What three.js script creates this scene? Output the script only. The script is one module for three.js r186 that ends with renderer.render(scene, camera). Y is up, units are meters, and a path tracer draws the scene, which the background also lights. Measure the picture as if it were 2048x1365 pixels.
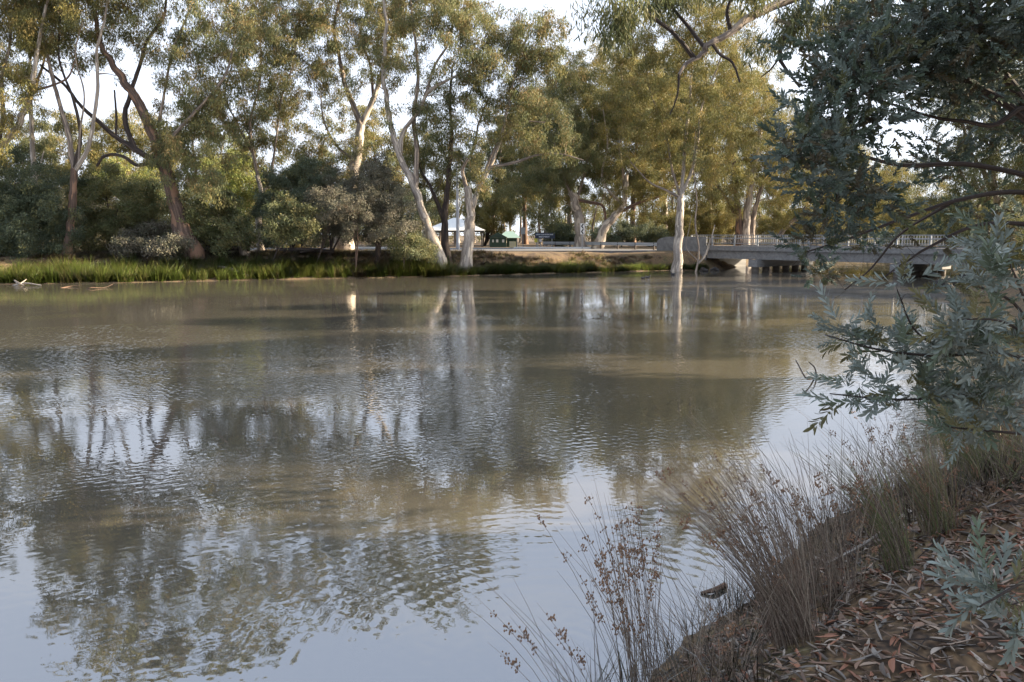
import * as THREE from 'three';
import { mergeGeometries } from 'three/addons/utils/BufferGeometryUtils.js';
import { ImprovedNoise } from 'three/addons/math/ImprovedNoise.js';

// ---------------------------------------------------------------- camera, sky, sun, exposure
const scene = new THREE.Scene();
const PITCH = 0.1427, FOCAL = 1479, EYE = 3.1;
const camera = new THREE.PerspectiveCamera(2 * Math.atan(682.5 / FOCAL) * 180 / Math.PI, 2048 / 1365, 0.05, 3000);
camera.position.set(0, EYE, 0);
camera.rotation.set(-PITCH, 0, 0);
const SUN_AZ = 84 * Math.PI / 180, SUN_EL = 21 * Math.PI / 180;
const sunDir = new THREE.Vector3(Math.cos(SUN_EL) * Math.sin(SUN_AZ), Math.sin(SUN_EL), -Math.cos(SUN_EL) * Math.cos(SUN_AZ));
const renderer = new THREE.WebGLRenderer({ antialias: true });
renderer.toneMapping = THREE.LinearToneMapping;
renderer.toneMappingExposure = 4.4;
renderer.shadowMap.enabled = true;
const SKY_LEVEL = 0.405;
{
  const w = 512, h = 256, a = new Float32Array(w * h * 4), n = new ImprovedNoise();
  for (let j = 0; j < h; j++) for (let i = 0; i < w; i++) {
    const el = ((j + 0.5) / h - 0.5) * Math.PI, az = ((i + 0.5) / w - 0.5) * 2 * Math.PI;
    const v = new THREE.Vector3(Math.cos(el) * Math.cos(az), Math.sin(el), Math.cos(el) * Math.sin(az));
    const up = Math.max(0, v.y), t = 1 - Math.pow(1 - up, 2.2);
    const c = [0.84 + (0.52 - 0.84) * t, 0.89 + (0.64 - 0.89) * t, 0.98 + (0.88 - 0.98) * t];
    const g = Math.max(0, v.dot(sunDir)), glow = 0.9 * Math.pow(g, 14) + 0.35 * Math.pow(g, 3);
    c[0] += glow; c[1] += glow * 0.93; c[2] += glow * 0.8;
    const q = 1.2 / (up + 0.25);
    const cl = Math.max(0, n.noise(v.x * q * 2, v.z * q * 4, 1.5) * 0.6 + n.noise(v.x * q * 5, v.z * q * 9, 4.5) * 0.4 + 0.1) * Math.min(1, up * 4) * 0.5;
    const o = (j * w + i) * 4;
    for (let k = 0; k < 3; k++) a[o + k] = c[k] + (1.0 - c[k]) * cl * 0.8;
    a[o + 3] = 1;
  }
  const sky = new THREE.DataTexture(a, w, h, THREE.RGBAFormat, THREE.FloatType);
  sky.mapping = THREE.EquirectangularReflectionMapping; sky.magFilter = THREE.LinearFilter; sky.needsUpdate = true;
  scene.background = sky; scene.environment = sky;
  scene.backgroundIntensity = SKY_LEVEL; scene.environmentIntensity = SKY_LEVEL;
}
const sun = new THREE.DirectionalLight(new THREE.Color(1.0, 0.84, 0.62), 5);
sun.position.copy(sunDir).multiplyScalar(200); sun.castShadow = true; sun.shadow.radius = 1.2;
sun.shadow.mapSize.set(4096, 4096);
Object.assign(sun.shadow.camera, { left: -140, right: 140, top: 140, bottom: -140, near: 1, far: 500 });
scene.add(sun, sun.target);

// ---------------------------------------------------------------- helpers
function rngOf(seed) { let s = seed | 0; return () => { s = (s + 0x6d2b79f5) | 0; let t = Math.imul(s ^ (s >>> 15), 1 | s); t = (t + Math.imul(t ^ (t >>> 7), 61 | t)) ^ t; return ((t ^ (t >>> 14)) >>> 0) / 4294967296; }; }
const V = (x, y, z) => new THREE.Vector3(x, y, z);
const lerp = (a, b, t) => a + (b - a) * t, clamp = (x, a, b) => Math.min(b, Math.max(a, x));
const sstep = (a, b, x) => { const t = clamp((x - a) / (b - a), 0, 1); return t * t * (3 - 2 * t); };
const noise = new ImprovedNoise();
const fbm = (x, y, z = 0) => noise.noise(x, y, z) + 0.5 * noise.noise(x * 2.1, y * 2.1, z + 7) + 0.25 * noise.noise(x * 4.3, y * 4.3, z + 13);
const CP = Math.cos(PITCH), SP = Math.sin(PITCH);
// a survey point: sight line through the photograph, at a distance d along the ground
function at(px, py, d) { const dx = (px - 1024) / FOCAL, dy = (682.5 - py) / FOCAL, f = CP + dy * SP, u = dy * CP - SP; return V(dx * d / f, EYE + u * d / f, -d); }
function onLevel(px, py, level = 0) { const dy = (682.5 - py) / FOCAL, f = CP + dy * SP, u = dy * CP - SP; return at(px, py, (level - EYE) * f / u); }
const pxSize = (px, d) => px * d / FOCAL;
const names = {};
function numbered(n) { const k = names[n] = (names[n] ?? -1) + 1; return k ? n + '_' + String(k).padStart(3, '0') : n; }
function shade(o) { o.traverse((c) => { if (c.isMesh) { c.castShadow = true; c.receiveShadow = true; } }); return o; }
function tag(o, label, category, group, kind) { if (label) o.userData.label = label; if (category) o.userData.category = category; if (group) o.userData.group = group; if (kind) o.userData.kind = kind; return o; }
function thing(name, label, category, pos, group) { const o = new THREE.Group(); o.name = numbered(name); o.position.copy(pos); scene.add(o); return tag(o, label, category, group); }
function mesh(name, geo, mat, parent, kind) { const m = new THREE.Mesh(geo, mat); m.name = parent ? name : numbered(name); (parent ?? scene).add(m); if (kind) m.userData.kind = kind; return m; }
// collects tubes into one geometry
class Tubes {
  constructor() { this.p = []; this.n = []; this.u = []; this.i = []; }
  add(pts, radii, radial = 6, rough = 0, seed = 0) {
    const base = this.p.length / 3, m = pts.length;
    let side = null, len = 0;
    for (let k = 0; k < m; k++) {
      const a = pts[Math.max(0, k - 1)], b = pts[Math.min(m - 1, k + 1)], t = b.clone().sub(a).normalize();
      if (!side) side = Math.abs(t.y) < 0.9 ? V(0, 1, 0).cross(t).normalize() : V(1, 0, 0).cross(t).normalize();
      else side.addScaledVector(t, -side.dot(t)).normalize();
      const other = t.clone().cross(side);
      if (k) len += pts[k].distanceTo(pts[k - 1]);
      for (let j = 0; j <= radial; j++) {
        const an = j / radial * Math.PI * 2, c = Math.cos(an), s = Math.sin(an);
        const r = radii[k] * (1 + (rough ? rough * noise.noise(c * 1.3 + seed, s * 1.3, len * 0.9 + seed) + rough * 0.5 * noise.noise(c * 3 + seed, s * 3, len * 2.5) : 0));
        const nx = side.x * c + other.x * s, ny = side.y * c + other.y * s, nz = side.z * c + other.z * s;
        this.p.push(pts[k].x + nx * r, pts[k].y + ny * r, pts[k].z + nz * r); this.n.push(nx, ny, nz); this.u.push(j / radial, len);
      }
    }
    for (let k = 0; k < m - 1; k++) for (let j = 0; j < radial; j++) { const q = base + k * (radial + 1) + j, r = q + radial + 1; this.i.push(q, q + 1, r, r, q + 1, r + 1); }
    return this;
  }
  geometry() { const g = new THREE.BufferGeometry(); g.setAttribute('position', new THREE.Float32BufferAttribute(this.p, 3)); g.setAttribute('normal', new THREE.Float32BufferAttribute(this.n, 3)); g.setAttribute('uv', new THREE.Float32BufferAttribute(this.u, 2)); g.setIndex(this.i); return g; }
}
function curve(pts, n) { return new THREE.CatmullRomCurve3(pts, false, 'centripetal').getPoints(n); }
function boxGeo(w, h, d, x = 0, y = 0, z = 0) { const g = new THREE.BoxGeometry(w, h, d); g.translate(x, y, z); return g; }

// ---------------------------------------------------------------- textures
function texture(w, h, fn, srgb = true) {
  const a = new Uint8Array(w * h * 4);
  for (let j = 0; j < h; j++) for (let i = 0; i < w; i++) { const c = fn(i / w, j / h), o = (j * w + i) * 4; a[o] = clamp(c[0], 0, 1) * 255; a[o + 1] = clamp(c[1], 0, 1) * 255; a[o + 2] = clamp(c[2], 0, 1) * 255; a[o + 3] = 255; }
  const t = new THREE.DataTexture(a, w, h); t.wrapS = t.wrapT = THREE.RepeatWrapping; t.magFilter = THREE.LinearFilter; t.minFilter = THREE.LinearFilter; if (srgb) t.colorSpace = THREE.SRGBColorSpace; t.needsUpdate = true; return t;
}
const wrapNoise = (u, v, f, z) => { const a = u * Math.PI * 2; return fbm(Math.cos(a) * f / 6.28 + 9, Math.sin(a) * f / 6.28 + 3, z + v * 1); };
function barkTexture(c0, c1, c2, streak, seed) {
  return texture(256, 1024, (u, v) => {
    const a = u * Math.PI * 2, x = Math.cos(a), y = Math.sin(a);
    const s = fbm(x * streak + seed, y * streak, v * 3), p = fbm(x * 1.2 + seed, y * 1.2, v * 5 + seed), f = noise.noise(x * 14, y * 14, v * 60 + seed);
    const t = clamp(0.5 + s * 0.6 + f * 0.18, 0, 1), q = sstep(0.12, 0.3, p);
    return [0, 1, 2].map((k) => lerp(lerp(c0[k], c1[k], t), c2[k], q * 0.8) * (1 + f * 0.08));
  });
}
function barkMaterial(c0, c1, c2, streak, seed, bump) {
  const map = barkTexture(c0, c1, c2, streak, seed); map.repeat.set(1, 0.22);
  return new THREE.MeshStandardMaterial({ map, roughness: 0.85, bumpMap: map, bumpScale: bump });
}
const M = {
  barkPale: barkMaterial([0.42, 0.38, 0.34], [0.68, 0.64, 0.60], [0.80, 0.75, 0.68], 2.2, 3, 0.02),
  barkGrey: barkMaterial([0.33, 0.29, 0.26], [0.55, 0.50, 0.46], [0.70, 0.63, 0.55], 3, 11, 0.03),
  barkBrown: barkMaterial([0.22, 0.17, 0.14], [0.44, 0.36, 0.31], [0.55, 0.42, 0.33], 5, 23, 0.05),
  barkDark: barkMaterial([0.11, 0.09, 0.08], [0.27, 0.22, 0.19], [0.33, 0.28, 0.24], 6, 31, 0.05),
};
const leafMat = (c, through = 0.4) => new THREE.MeshPhysicalMaterial({ color: new THREE.Color().setRGB(...c), roughness: 0.85, transmission: through, thickness: 0, side: THREE.DoubleSide, specularIntensity: 0.5 });
const L = { gum: leafMat([1, 1, 1]), wattle: leafMat([1, 1, 1], 0.25), grass: leafMat([1, 1, 1], 0.35) };
const TINTS = {
  gum: [[0.175, 0.175, 0.062], [0.135, 0.150, 0.058], [0.215, 0.19, 0.068], [0.115, 0.130, 0.060], [0.235, 0.17, 0.07]],
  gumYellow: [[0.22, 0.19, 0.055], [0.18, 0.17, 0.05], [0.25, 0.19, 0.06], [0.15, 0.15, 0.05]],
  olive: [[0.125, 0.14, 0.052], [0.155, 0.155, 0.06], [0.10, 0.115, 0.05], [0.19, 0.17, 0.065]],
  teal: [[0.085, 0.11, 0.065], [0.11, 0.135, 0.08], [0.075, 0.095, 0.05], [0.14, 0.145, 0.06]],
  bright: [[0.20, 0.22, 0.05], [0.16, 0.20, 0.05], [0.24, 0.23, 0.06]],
  dull: [[0.13, 0.12, 0.08], [0.11, 0.11, 0.07], [0.15, 0.13, 0.09]],
  silver: [[0.21, 0.24, 0.21], [0.17, 0.20, 0.17], [0.25, 0.28, 0.245], [0.12, 0.15, 0.10], [0.19, 0.22, 0.19], [0.14, 0.13, 0.06]],
  upper: [[0.085, 0.115, 0.085], [0.115, 0.145, 0.120], [0.065, 0.09, 0.055], [0.15, 0.18, 0.15], [0.10, 0.11, 0.05], [0.085, 0.115, 0.085], [0.115, 0.145, 0.12], [0.10, 0.085, 0.05]],
  wattle: [[0.140, 0.170, 0.142], [0.110, 0.135, 0.112], [0.180, 0.210, 0.180], [0.090, 0.110, 0.075]],
};

// ---------------------------------------------------------------- leaf clusters
function leafShape(P, N, I, base, dir, nrm, len, wid, fold = 0.25) {
  const s = dir.clone().cross(nrm).normalize(), b = P.length / 3, up = nrm;
  const put = (t, w, h) => { const q = base.clone().addScaledVector(dir, len * t).addScaledVector(s, w).addScaledVector(up, h); P.push(q.x, q.y, q.z); N.push(up.x, up.y, up.z); };
  put(0, 0, 0); put(0.4, wid / 2, wid * fold); put(0.4, -wid / 2, wid * fold); put(1, 0, -len * 0.06);
  I.push(b, b + 1, b + 2, b + 1, b + 3, b + 2);
}
function clusterGeo(seed, count, radius, len, wid, droop) {
  const r = rngOf(seed), P = [], N = [], I = [];
  for (let k = 0; k < count; k++) {
    const base = V(r() * 2 - 1, r() * 2 - 1, r() * 2 - 1); while (base.length() > 1) base.set(r() * 2 - 1, r() * 2 - 1, r() * 2 - 1);
    base.multiply(V(radius, radius * 0.8, radius));
    const dir = V(r() - 0.5, (r() - 0.5) * (1 - droop) * 1.4 - droop * 0.75, r() - 0.5).normalize();
    const nrm = V(r() - 0.5, r() - 0.2, r() - 0.5).cross(dir).normalize();
    leafShape(P, N, I, base, dir, nrm, len * (0.7 + r() * 0.6), wid * (0.7 + r() * 0.6));
  }
  const g = new THREE.BufferGeometry(); g.setAttribute('position', new THREE.Float32BufferAttribute(P, 3)); g.setAttribute('normal', new THREE.Float32BufferAttribute(N, 3)); g.setIndex(I); return g;
}
function sprayGeo(seed, len, count, pl, pw) {     // a twig set with flat grey-green leaves all round
  const r = rngOf(seed), P = [], N = [], I = [];
  for (let k = 0; k < count; k++) {
    const t = (k + r() * 0.6) / count, a = k * 2.4 + r(), base = V(Math.cos(a) * 0.004, t * len, Math.sin(a) * 0.004);
    const dir = V(Math.cos(a), 0.7 + 0.6 * t + r() * 0.3, Math.sin(a)).normalize(), nrm = V(-Math.cos(a) * 0.7, 0.6, -Math.sin(a) * 0.7).addScaledVector(V(r() - 0.5, r() - 0.5, r() - 0.5), 0.7);
    nrm.addScaledVector(dir, -nrm.dot(dir)).normalize();
    const l = pl * (0.7 + r() * 0.5), w = pw * (0.8 + r() * 0.4), s = dir.clone().cross(nrm).normalize(), b = P.length / 3;
    for (const [tt, ww, hh] of [[0, 0.12, 0], [0.3, 0.8, 0.06], [0.62, 1, 0.09], [0.88, 0.6, 0.06]]) for (const sg of [-1, 1]) { const q = base.clone().addScaledVector(dir, l * tt).addScaledVector(s, sg * w * 0.5 * ww).addScaledVector(nrm, l * hh); P.push(q.x, q.y, q.z); const m = nrm.clone().addScaledVector(s, sg * 0.25).normalize(); N.push(m.x, m.y, m.z); }
    const q = base.clone().addScaledVector(dir, l); P.push(q.x, q.y, q.z); N.push(nrm.x, nrm.y, nrm.z);
    for (let e = 0; e < 3; e++) I.push(b + e * 2, b + e * 2 + 1, b + e * 2 + 2, b + e * 2 + 2, b + e * 2 + 1, b + e * 2 + 3);
    I.push(b + 6, b + 7, b + 8);
  }
  const g = new THREE.BufferGeometry(); g.setAttribute('position', new THREE.Float32BufferAttribute(P, 3)); g.setAttribute('normal', new THREE.Float32BufferAttribute(N, 3)); g.setIndex(I); return g;
}
const C = {
  gum: clusterGeo(1, 34, 0.40, 0.20, 0.046, 0.75),
  gumNear: clusterGeo(2, 26, 0.26, 0.15, 0.022, 0.85),
  fine: clusterGeo(3, 34, 0.34, 0.19, 0.042, 0.35),
  broad: clusterGeo(4, 26, 0.34, 0.19, 0.07, 0.3),
  spray: sprayGeo(5, 0.2, 22, 0.062, 0.0165),
  sprayFar: sprayGeo(6, 0.22, 24, 0.066, 0.026),
};
const tintOf = new THREE.Color();
function foliage(name, geo, mat, list, tints, r, parent) {
  const m = new THREE.InstancedMesh(geo, mat, list.length), o = new THREE.Object3D();
  list.forEach((e, k) => {
    o.position.copy(e.p); if (e.q) o.quaternion.copy(e.q); else o.rotation.set((r() - 0.5) * 0.7, r() * 6.28, (r() - 0.5) * 0.7); o.scale.setScalar(e.s); o.updateMatrix(); m.setMatrixAt(k, o.matrix);
    const t = tints[Math.floor(r() * tints.length)], b = 0.8 + r() * 0.4; m.setColorAt(k, tintOf.setRGB(t[0] * b, t[1] * b, t[2] * b));
  });
  m.name = name; m.userData.kind = 'stuff'; parent.add(m); return m;
}

// ---------------------------------------------------------------- tree builder
// stems: [name, points (world), r0, r1, bark]; blobs: [centre, radius vector]; the foliage masses hang on branches grown from the stems
function growTree(root, stems, blobs, o) {
  const r = rngOf(o.seed), origin = root.position, nodes = [];
  stems.forEach(([name, pts, r0, r1, bark], k) => {
    const n = Math.max(10, pts.length * 5), line = curve(pts, n);
    line.forEach((p, i) => { if (i && i < n) { p.x += noise.noise(i * 0.45, k + o.seed, 0) * r0 * 0.4; p.z += noise.noise(i * 0.45, k + o.seed, 5) * r0 * 0.4; } });
    const radii = line.map((p, i) => { const t = i / n; return lerp(r0, r1, Math.pow(t, 0.85)) * (name === 'trunk' ? 1 + 0.55 * Math.pow(1 - Math.min(1, t * 5), 2) : 1); });
    line.forEach((p, i) => { if (name !== 'trunk' || i > n * 0.3) nodes.push({ p, r: radii[i] }); });
    mesh(name, new Tubes().add(line.map((p) => p.clone().sub(origin)), radii, r0 > 0.12 ? 12 : 7, 0.22, k * 3.7 + o.seed).geometry(), bark, root);
  });
  const twigs = new Tubes(), leaves = [], targets = [];
  for (const [c, rad, dens = 1] of blobs) {
    const n = Math.max(2, Math.round(dens * o.density * Math.pow(rad.x * rad.y / (o.clump * o.clump), 1.0) * 2.4));
    for (let k = 0; k < n; k++) { const q = V(r() * 2 - 1, r() * 2 - 1, r() * 2 - 1); while (q.length() > 1) q.set(r() * 2 - 1, r() * 2 - 1, r() * 2 - 1); targets.push(c.clone().add(q.multiply(rad).multiplyScalar(o.wide ?? 1))); }
  }
  const dist = (t) => Math.min(...nodes.map((n) => n.p.distanceTo(t)));
  targets.map((t) => [t, dist(t)]).sort((a, b) => a[1] - b[1]).forEach(([t]) => {
    let best = null, cost = 1e9;
    for (const n of nodes) { const d = n.p.distanceTo(t), e = d + Math.max(0, n.p.y - t.y) * (o.hang ? 0 : 0.8) - Math.min(n.r, 0.12) * 2; if (e < cost) { cost = e; best = n; } }
    const len = best.p.distanceTo(t), mid = best.p.clone().lerp(t, 0.5).add(V((r() - 0.5) * 0.35, (r() - 0.2) * 0.3, (r() - 0.5) * 0.35).multiplyScalar(len));
    const seg = clamp(Math.round(len / o.clump * 3), 4, 9), line = curve([best.p, mid, t], seg), r0 = Math.min(best.r * 0.62, 0.012 * o.clump + 0.02 * len);
    const rad = line.map((p, i) => lerp(r0, 0.006 * o.clump, i / seg));
    twigs.add(line.map((p) => p.clone().sub(origin)), rad, 5);
    line.forEach((p, i) => { if (i > 1) nodes.push({ p, r: rad[i] }); });
    for (let k = 0; k < o.per; k++) {
      const g = () => (r() + r() + r() - 1.5) * 0.95, p = t.clone().add(V(g(), g() * 0.75, g()).multiplyScalar(o.clump)), e = { p: p.clone().sub(origin), s: (0.55 + r() * 0.85) * (o.leafScale ?? 1) };
      if (o.spray) { const d = p.clone().sub(t).normalize().add(V((r() - 0.5) * 0.8, 0.25 + (r() - 0.5) * 0.8, (r() - 0.5) * 0.8)).normalize(); e.q = new THREE.Quaternion().setFromUnitVectors(V(0, 1, 0), d); }
      leaves.push(e);
      if (k % (o.twigEvery ?? 3) === 0) twigs.add([t.clone().sub(origin), t.clone().lerp(p, 0.5).add(V(0, 0.06 * o.clump, 0)).sub(origin), p.clone().sub(origin)], [0.006 * o.clump, 0.005 * o.clump, 0.003 * o.clump], 3);
    }
  });
  if (o.bare) { for (let k = 0; k < o.bare; k++) { const n = nodes[Math.floor(r() * nodes.length)], e = n.p.clone().add(V((r() - 0.5) * 1.6, (r() - 0.55) * 1.4, (r() - 0.5) * 1.6).multiplyScalar(o.clump * (o.bareLength ?? 1) * (0.5 + r()))); twigs.add([n.p, n.p.clone().lerp(e, 0.5).add(V((r() - 0.5), (r() - 0.5), (r() - 0.5)).multiplyScalar(0.25 * o.clump)), e].map((p) => p.clone().sub(origin)), [Math.min(n.r * 0.6, 0.012 * o.clump), 0.008 * o.clump, 0.004 * o.clump], 4); } }
  if (twigs.i.length) mesh('twigs', twigs.geometry(), o.twigBark ?? M.barkBrown, root, 'stuff');
  if (leaves.length) foliage('crown', o.leaf, o.leafMat ?? L.gum, leaves, o.tints, r, root);
  return shade(root);
}
// a tree read from sight lines: base pixel, distance, stems as pixel lines, foliage masses as pixel ellipses
function sightTree(name, label, category, d, stems, blobs, o, group) {
  const first = stems[0][1][0], foot = at(first[0], first[1], d); foot.y = groundHeight(foot.x, -foot.z) - 0.15;
  const root = thing(name, label, category, foot, group), r = rngOf(o.seed + 99);
  const made = [], world = stems.map(([nm, pts, r0, r1, bark], k) => {
    const bend = (r() - 0.5) * Math.min(2.6, d * 0.045), line = pts.map(([x, y, dd = 0], i) => at(x, y, d + dd + (k && nm !== 'trunk' ? bend * i / pts.length : 0)));
    if (!k || nm === 'trunk') { line[0].y = Math.min(line[0].y, groundHeight(line[0].x, -line[0].z) - 0.15); if (!k) line[0].copy(foot); }
    else { let near = null, gap = 1e9; for (const q of made) { const e = Math.hypot(q.x - line[0].x, q.y - line[0].y); if (e < gap) { gap = e; near = q; } } const shift = -near.z - (d + (pts[0][2] ?? 0)); line.forEach((q, i) => { if (i) { const [x, y, dd = 0] = pts[i]; q.copy(at(x, y, d + dd + bend * i / pts.length + shift)); } }); line[0].copy(near); }
    made.push(...curve(line, line.length * 8)); return [nm, line, r0, r1, bark];
  });
  const masses = blobs.map(([x, y, rx, ry, dens, dd]) => [at(x, y, d + (dd ?? (r() - 0.5) * 4)), V(pxSize(rx, d), pxSize(ry, d), pxSize(Math.min(rx, ry) * 0.9 + 10, d)), dens]);
  return growTree(root, world, masses, o);
}

// ---------------------------------------------------------------- terrain
const W = (px, py) => { const p = onLevel(px, py); return [p.x, -p.z]; };
const nearShore = [[-140, -8], [-60, -3], [-20, -1], [-6, 1.2], [-2, 3.0], W(1290, 1400), W(1440, 1240), W(1600, 1105), W(1750, 1015), W(1900, 935), W(2048, 850), [13.5, 19], [20, 29], [25.5, 39], W(1925, 571), [33, 50.3], [41, 66], [52, 86], [70, 104], [140, 112]];
const farShore = [[140, 136], [70, 128], [46, 112], [35, 95], [26, 79], [19, 67.3], W(1420, 540.5), W(1340, 541.5), W(1200, 545), W(1050, 549), W(900, 553), W(700, 557), W(500, 560.5), W(250, 566), W(0, 569), W(-300, 578), [-60, 38], [-140, 30]];
const river = [...nearShore, ...farShore], nNear = nearShore.length;
function riverDistance(x, d) {
  let best = 1e9, edge = 0, inside = false;
  for (let k = 0, n = river.length; k < n; k++) {
    const [ax, ad] = river[k], [bx, bd] = river[(k + 1) % n], ex = bx - ax, ed = bd - ad, t = clamp(((x - ax) * ex + (d - ad) * ed) / (ex * ex + ed * ed), 0, 1), q = Math.hypot(x - ax - ex * t, d - ad - ed * t);
    if (q < best) { best = q; edge = k; }
    if ((ad > d) !== (bd > d) && x < ax + (d - ad) / (bd - ad) * ex) inside = !inside;
  }
  return { s: inside ? -best : best, near: edge < nNear - 1 };
}
function groundHeight(x, d) {
  const { s, near } = riverDistance(x, d), lump = fbm(x * 0.35, d * 0.35) * 0.10 + fbm(x * 1.6, d * 1.6, 3) * 0.03, wob = s + fbm(x * 0.6, d * 0.6, 9) * (near ? 0.25 : 0.5);
  if (wob < 0) return Math.max(-1.2, wob * 0.3);
  if (near) return 1.55 * (1 - Math.exp(-wob / 1.9)) + lump * Math.min(1, wob);
  const mound = 1 - sstep(2.5, 7.5, Math.hypot((x - 14.8) * 0.8, d - 70.2));
  return (1.62 * sstep(-0.5, 6.2, wob)) * (1 - mound) + 1.62 * Math.max(mound, sstep(-0.5, 6.2, wob) * mound) * sstep(0, 2.2, wob) + lump * Math.min(1, wob * 0.3) * (1 - 0.85 * sstep(5, 8, wob));
}
const groundMap = texture(1024, 1024, (u, v) => {
  const a = u * 6.2832, b = v * 6.2832, f = (k, z) => fbm(Math.cos(a) * k + 5, Math.sin(a) * k + Math.cos(b) * k, Math.sin(b) * k + z);
  const n = f(1.5, 0), m = f(7, 4), g = f(26, 9), t = clamp(0.5 + n * 0.5 + m * 0.35, 0, 1), e = 1 + g * 0.5;
  const dirt = [0.235, 0.185, 0.145], straw = [0.40, 0.32, 0.225], green = [0.27, 0.26, 0.155], c = t < 0.5 ? dirt.map((x, k) => lerp(x, straw[k], t * 2)) : straw.map((x, k) => lerp(x, green[k], (t - 0.5) * 1.5));
  return c.map((x) => x * e);
});
groundMap.repeat.set(1 / 7, 1 / 7);
{
  const lines = (ranges) => { const out = []; for (const [a, b, s] of ranges) for (let x = a; x < b - 1e-6; x += s) out.push(x); out.push(ranges.at(-1)[1]); return out; };
  const xs = lines([[-900, -180, 90], [-180, -60, 6], [-60, -4, 0.8], [-4, 9, 0.16], [9, 50, 0.8], [50, 180, 6], [180, 900, 90]]);
  const ds = lines([[-300, -20, 35], [-20, 0, 1], [0, 11, 0.16], [11, 42, 1], [42, 76, 0.5], [76, 140, 2], [140, 260, 10], [260, 1600, 120]]);
  const P = [], U = [], I = [];
  for (const d of ds) for (const x of xs) { P.push(x, groundHeight(x, d), -d); U.push(x, d); }
  for (let j = 0; j < ds.length - 1; j++) for (let i = 0; i < xs.length - 1; i++) { const a = j * xs.length + i, b = a + xs.length; I.push(a, a + 1, b, b, a + 1, b + 1); }
  const g = new THREE.BufferGeometry(); g.setAttribute('position', new THREE.Float32BufferAttribute(P, 3)); g.setAttribute('uv', new THREE.Float32BufferAttribute(U, 2)); g.setIndex(I); g.computeVertexNormals();
  mesh('ground', g, new THREE.MeshStandardMaterial({ map: groundMap, roughness: 1, bumpMap: groundMap, bumpScale: 0.05 }), null, 'structure').receiveShadow = true;
}

// ---------------------------------------------------------------- water
function waves(seed, count, kMin, kMax, spread) { const r = rngOf(seed), out = []; for (let k = 0; k < count; k++) { const a = Math.PI / 2 + (r() - 0.5) * 2 * spread, f = kMin * Math.pow(kMax / kMin, r()), kx = Math.round(Math.cos(a) * f), ky = Math.round(Math.sin(a) * f) || 1; out.push([kx, ky, r() * 6.28, 1 / Math.pow(Math.hypot(kx, ky), 0.9)]); } return out; }
const waterMat = (() => {
  const fine = waves(5, 44, 150, 450, 1.0), n = 2048, slope = 0.0155, nm = new Uint8Array(n * n * 4);
  const patch = new Float32Array(128 * 128); for (let j = 0; j < 128; j++) for (let i = 0; i < 128; i++) { const a = i / 128 * 6.2832, b = j / 128 * 6.2832; patch[j * 128 + i] = fbm(Math.cos(a) * 1.1 + 4, Math.sin(a) * 1.1 + Math.cos(b) * 1.9, Math.sin(b) * 1.9); }
  let norm = 0; for (const w of fine) norm += 0.5 * (w[3] * Math.hypot(w[0], w[1])) ** 2; norm = slope / Math.sqrt(norm);
  for (let j = 0; j < n; j++) for (let i = 0; i < n; i++) {
    const gust = 0.3 + 1.9 * sstep(-0.35, 0.6, 0.7 * patch[(j >> 4) * 128 + (i >> 4)] - 0.42 * Math.cos((j / n * 30 - 6) / 30 * 6.2832)); let sx = 0, sy = 0; for (const [kx, ky, ph, am] of fine) { const c = Math.cos((kx * i + ky * j) / n * 6.28319 + ph) * am; sx += kx * c; sy += ky * c; }
    const x = -sx * norm * gust, y = -sy * norm * gust, l = Math.hypot(x, y, 1), o = (j * n + i) * 4; nm[o] = (x / l * 0.5 + 0.5) * 255; nm[o + 1] = (y / l * 0.5 + 0.5) * 255; nm[o + 2] = (1 / l * 0.5 + 0.5) * 255; nm[o + 3] = 255;
  }
  const normalMap = new THREE.DataTexture(nm, n, n); normalMap.wrapS = normalMap.wrapT = THREE.RepeatWrapping; normalMap.magFilter = THREE.LinearFilter; normalMap.needsUpdate = true; normalMap.repeat.set(1 / 30, 1 / 30);
  const rough = texture(256, 256, (u, v) => { const a = u * 6.2832, b = v * 6.2832, t = fbm(Math.cos(a) * 1.2, Math.sin(a) * 1.2 + Math.cos(b) * 2.5, Math.sin(b) * 2.5); const q = 0.25 + 0.75 * sstep(-0.3, 0.5, t); return [q, q, q]; }, false); rough.repeat.set(1 / 48, 1 / 31);
  return new THREE.MeshPhysicalMaterial({ color: new THREE.Color().setRGB(0.072, 0.064, 0.050), roughness: 0.055, roughnessMap: rough, normalMap, normalScale: new THREE.Vector2(1, 1), ior: 2.1, specularIntensity: 2.0 });
})();
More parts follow.
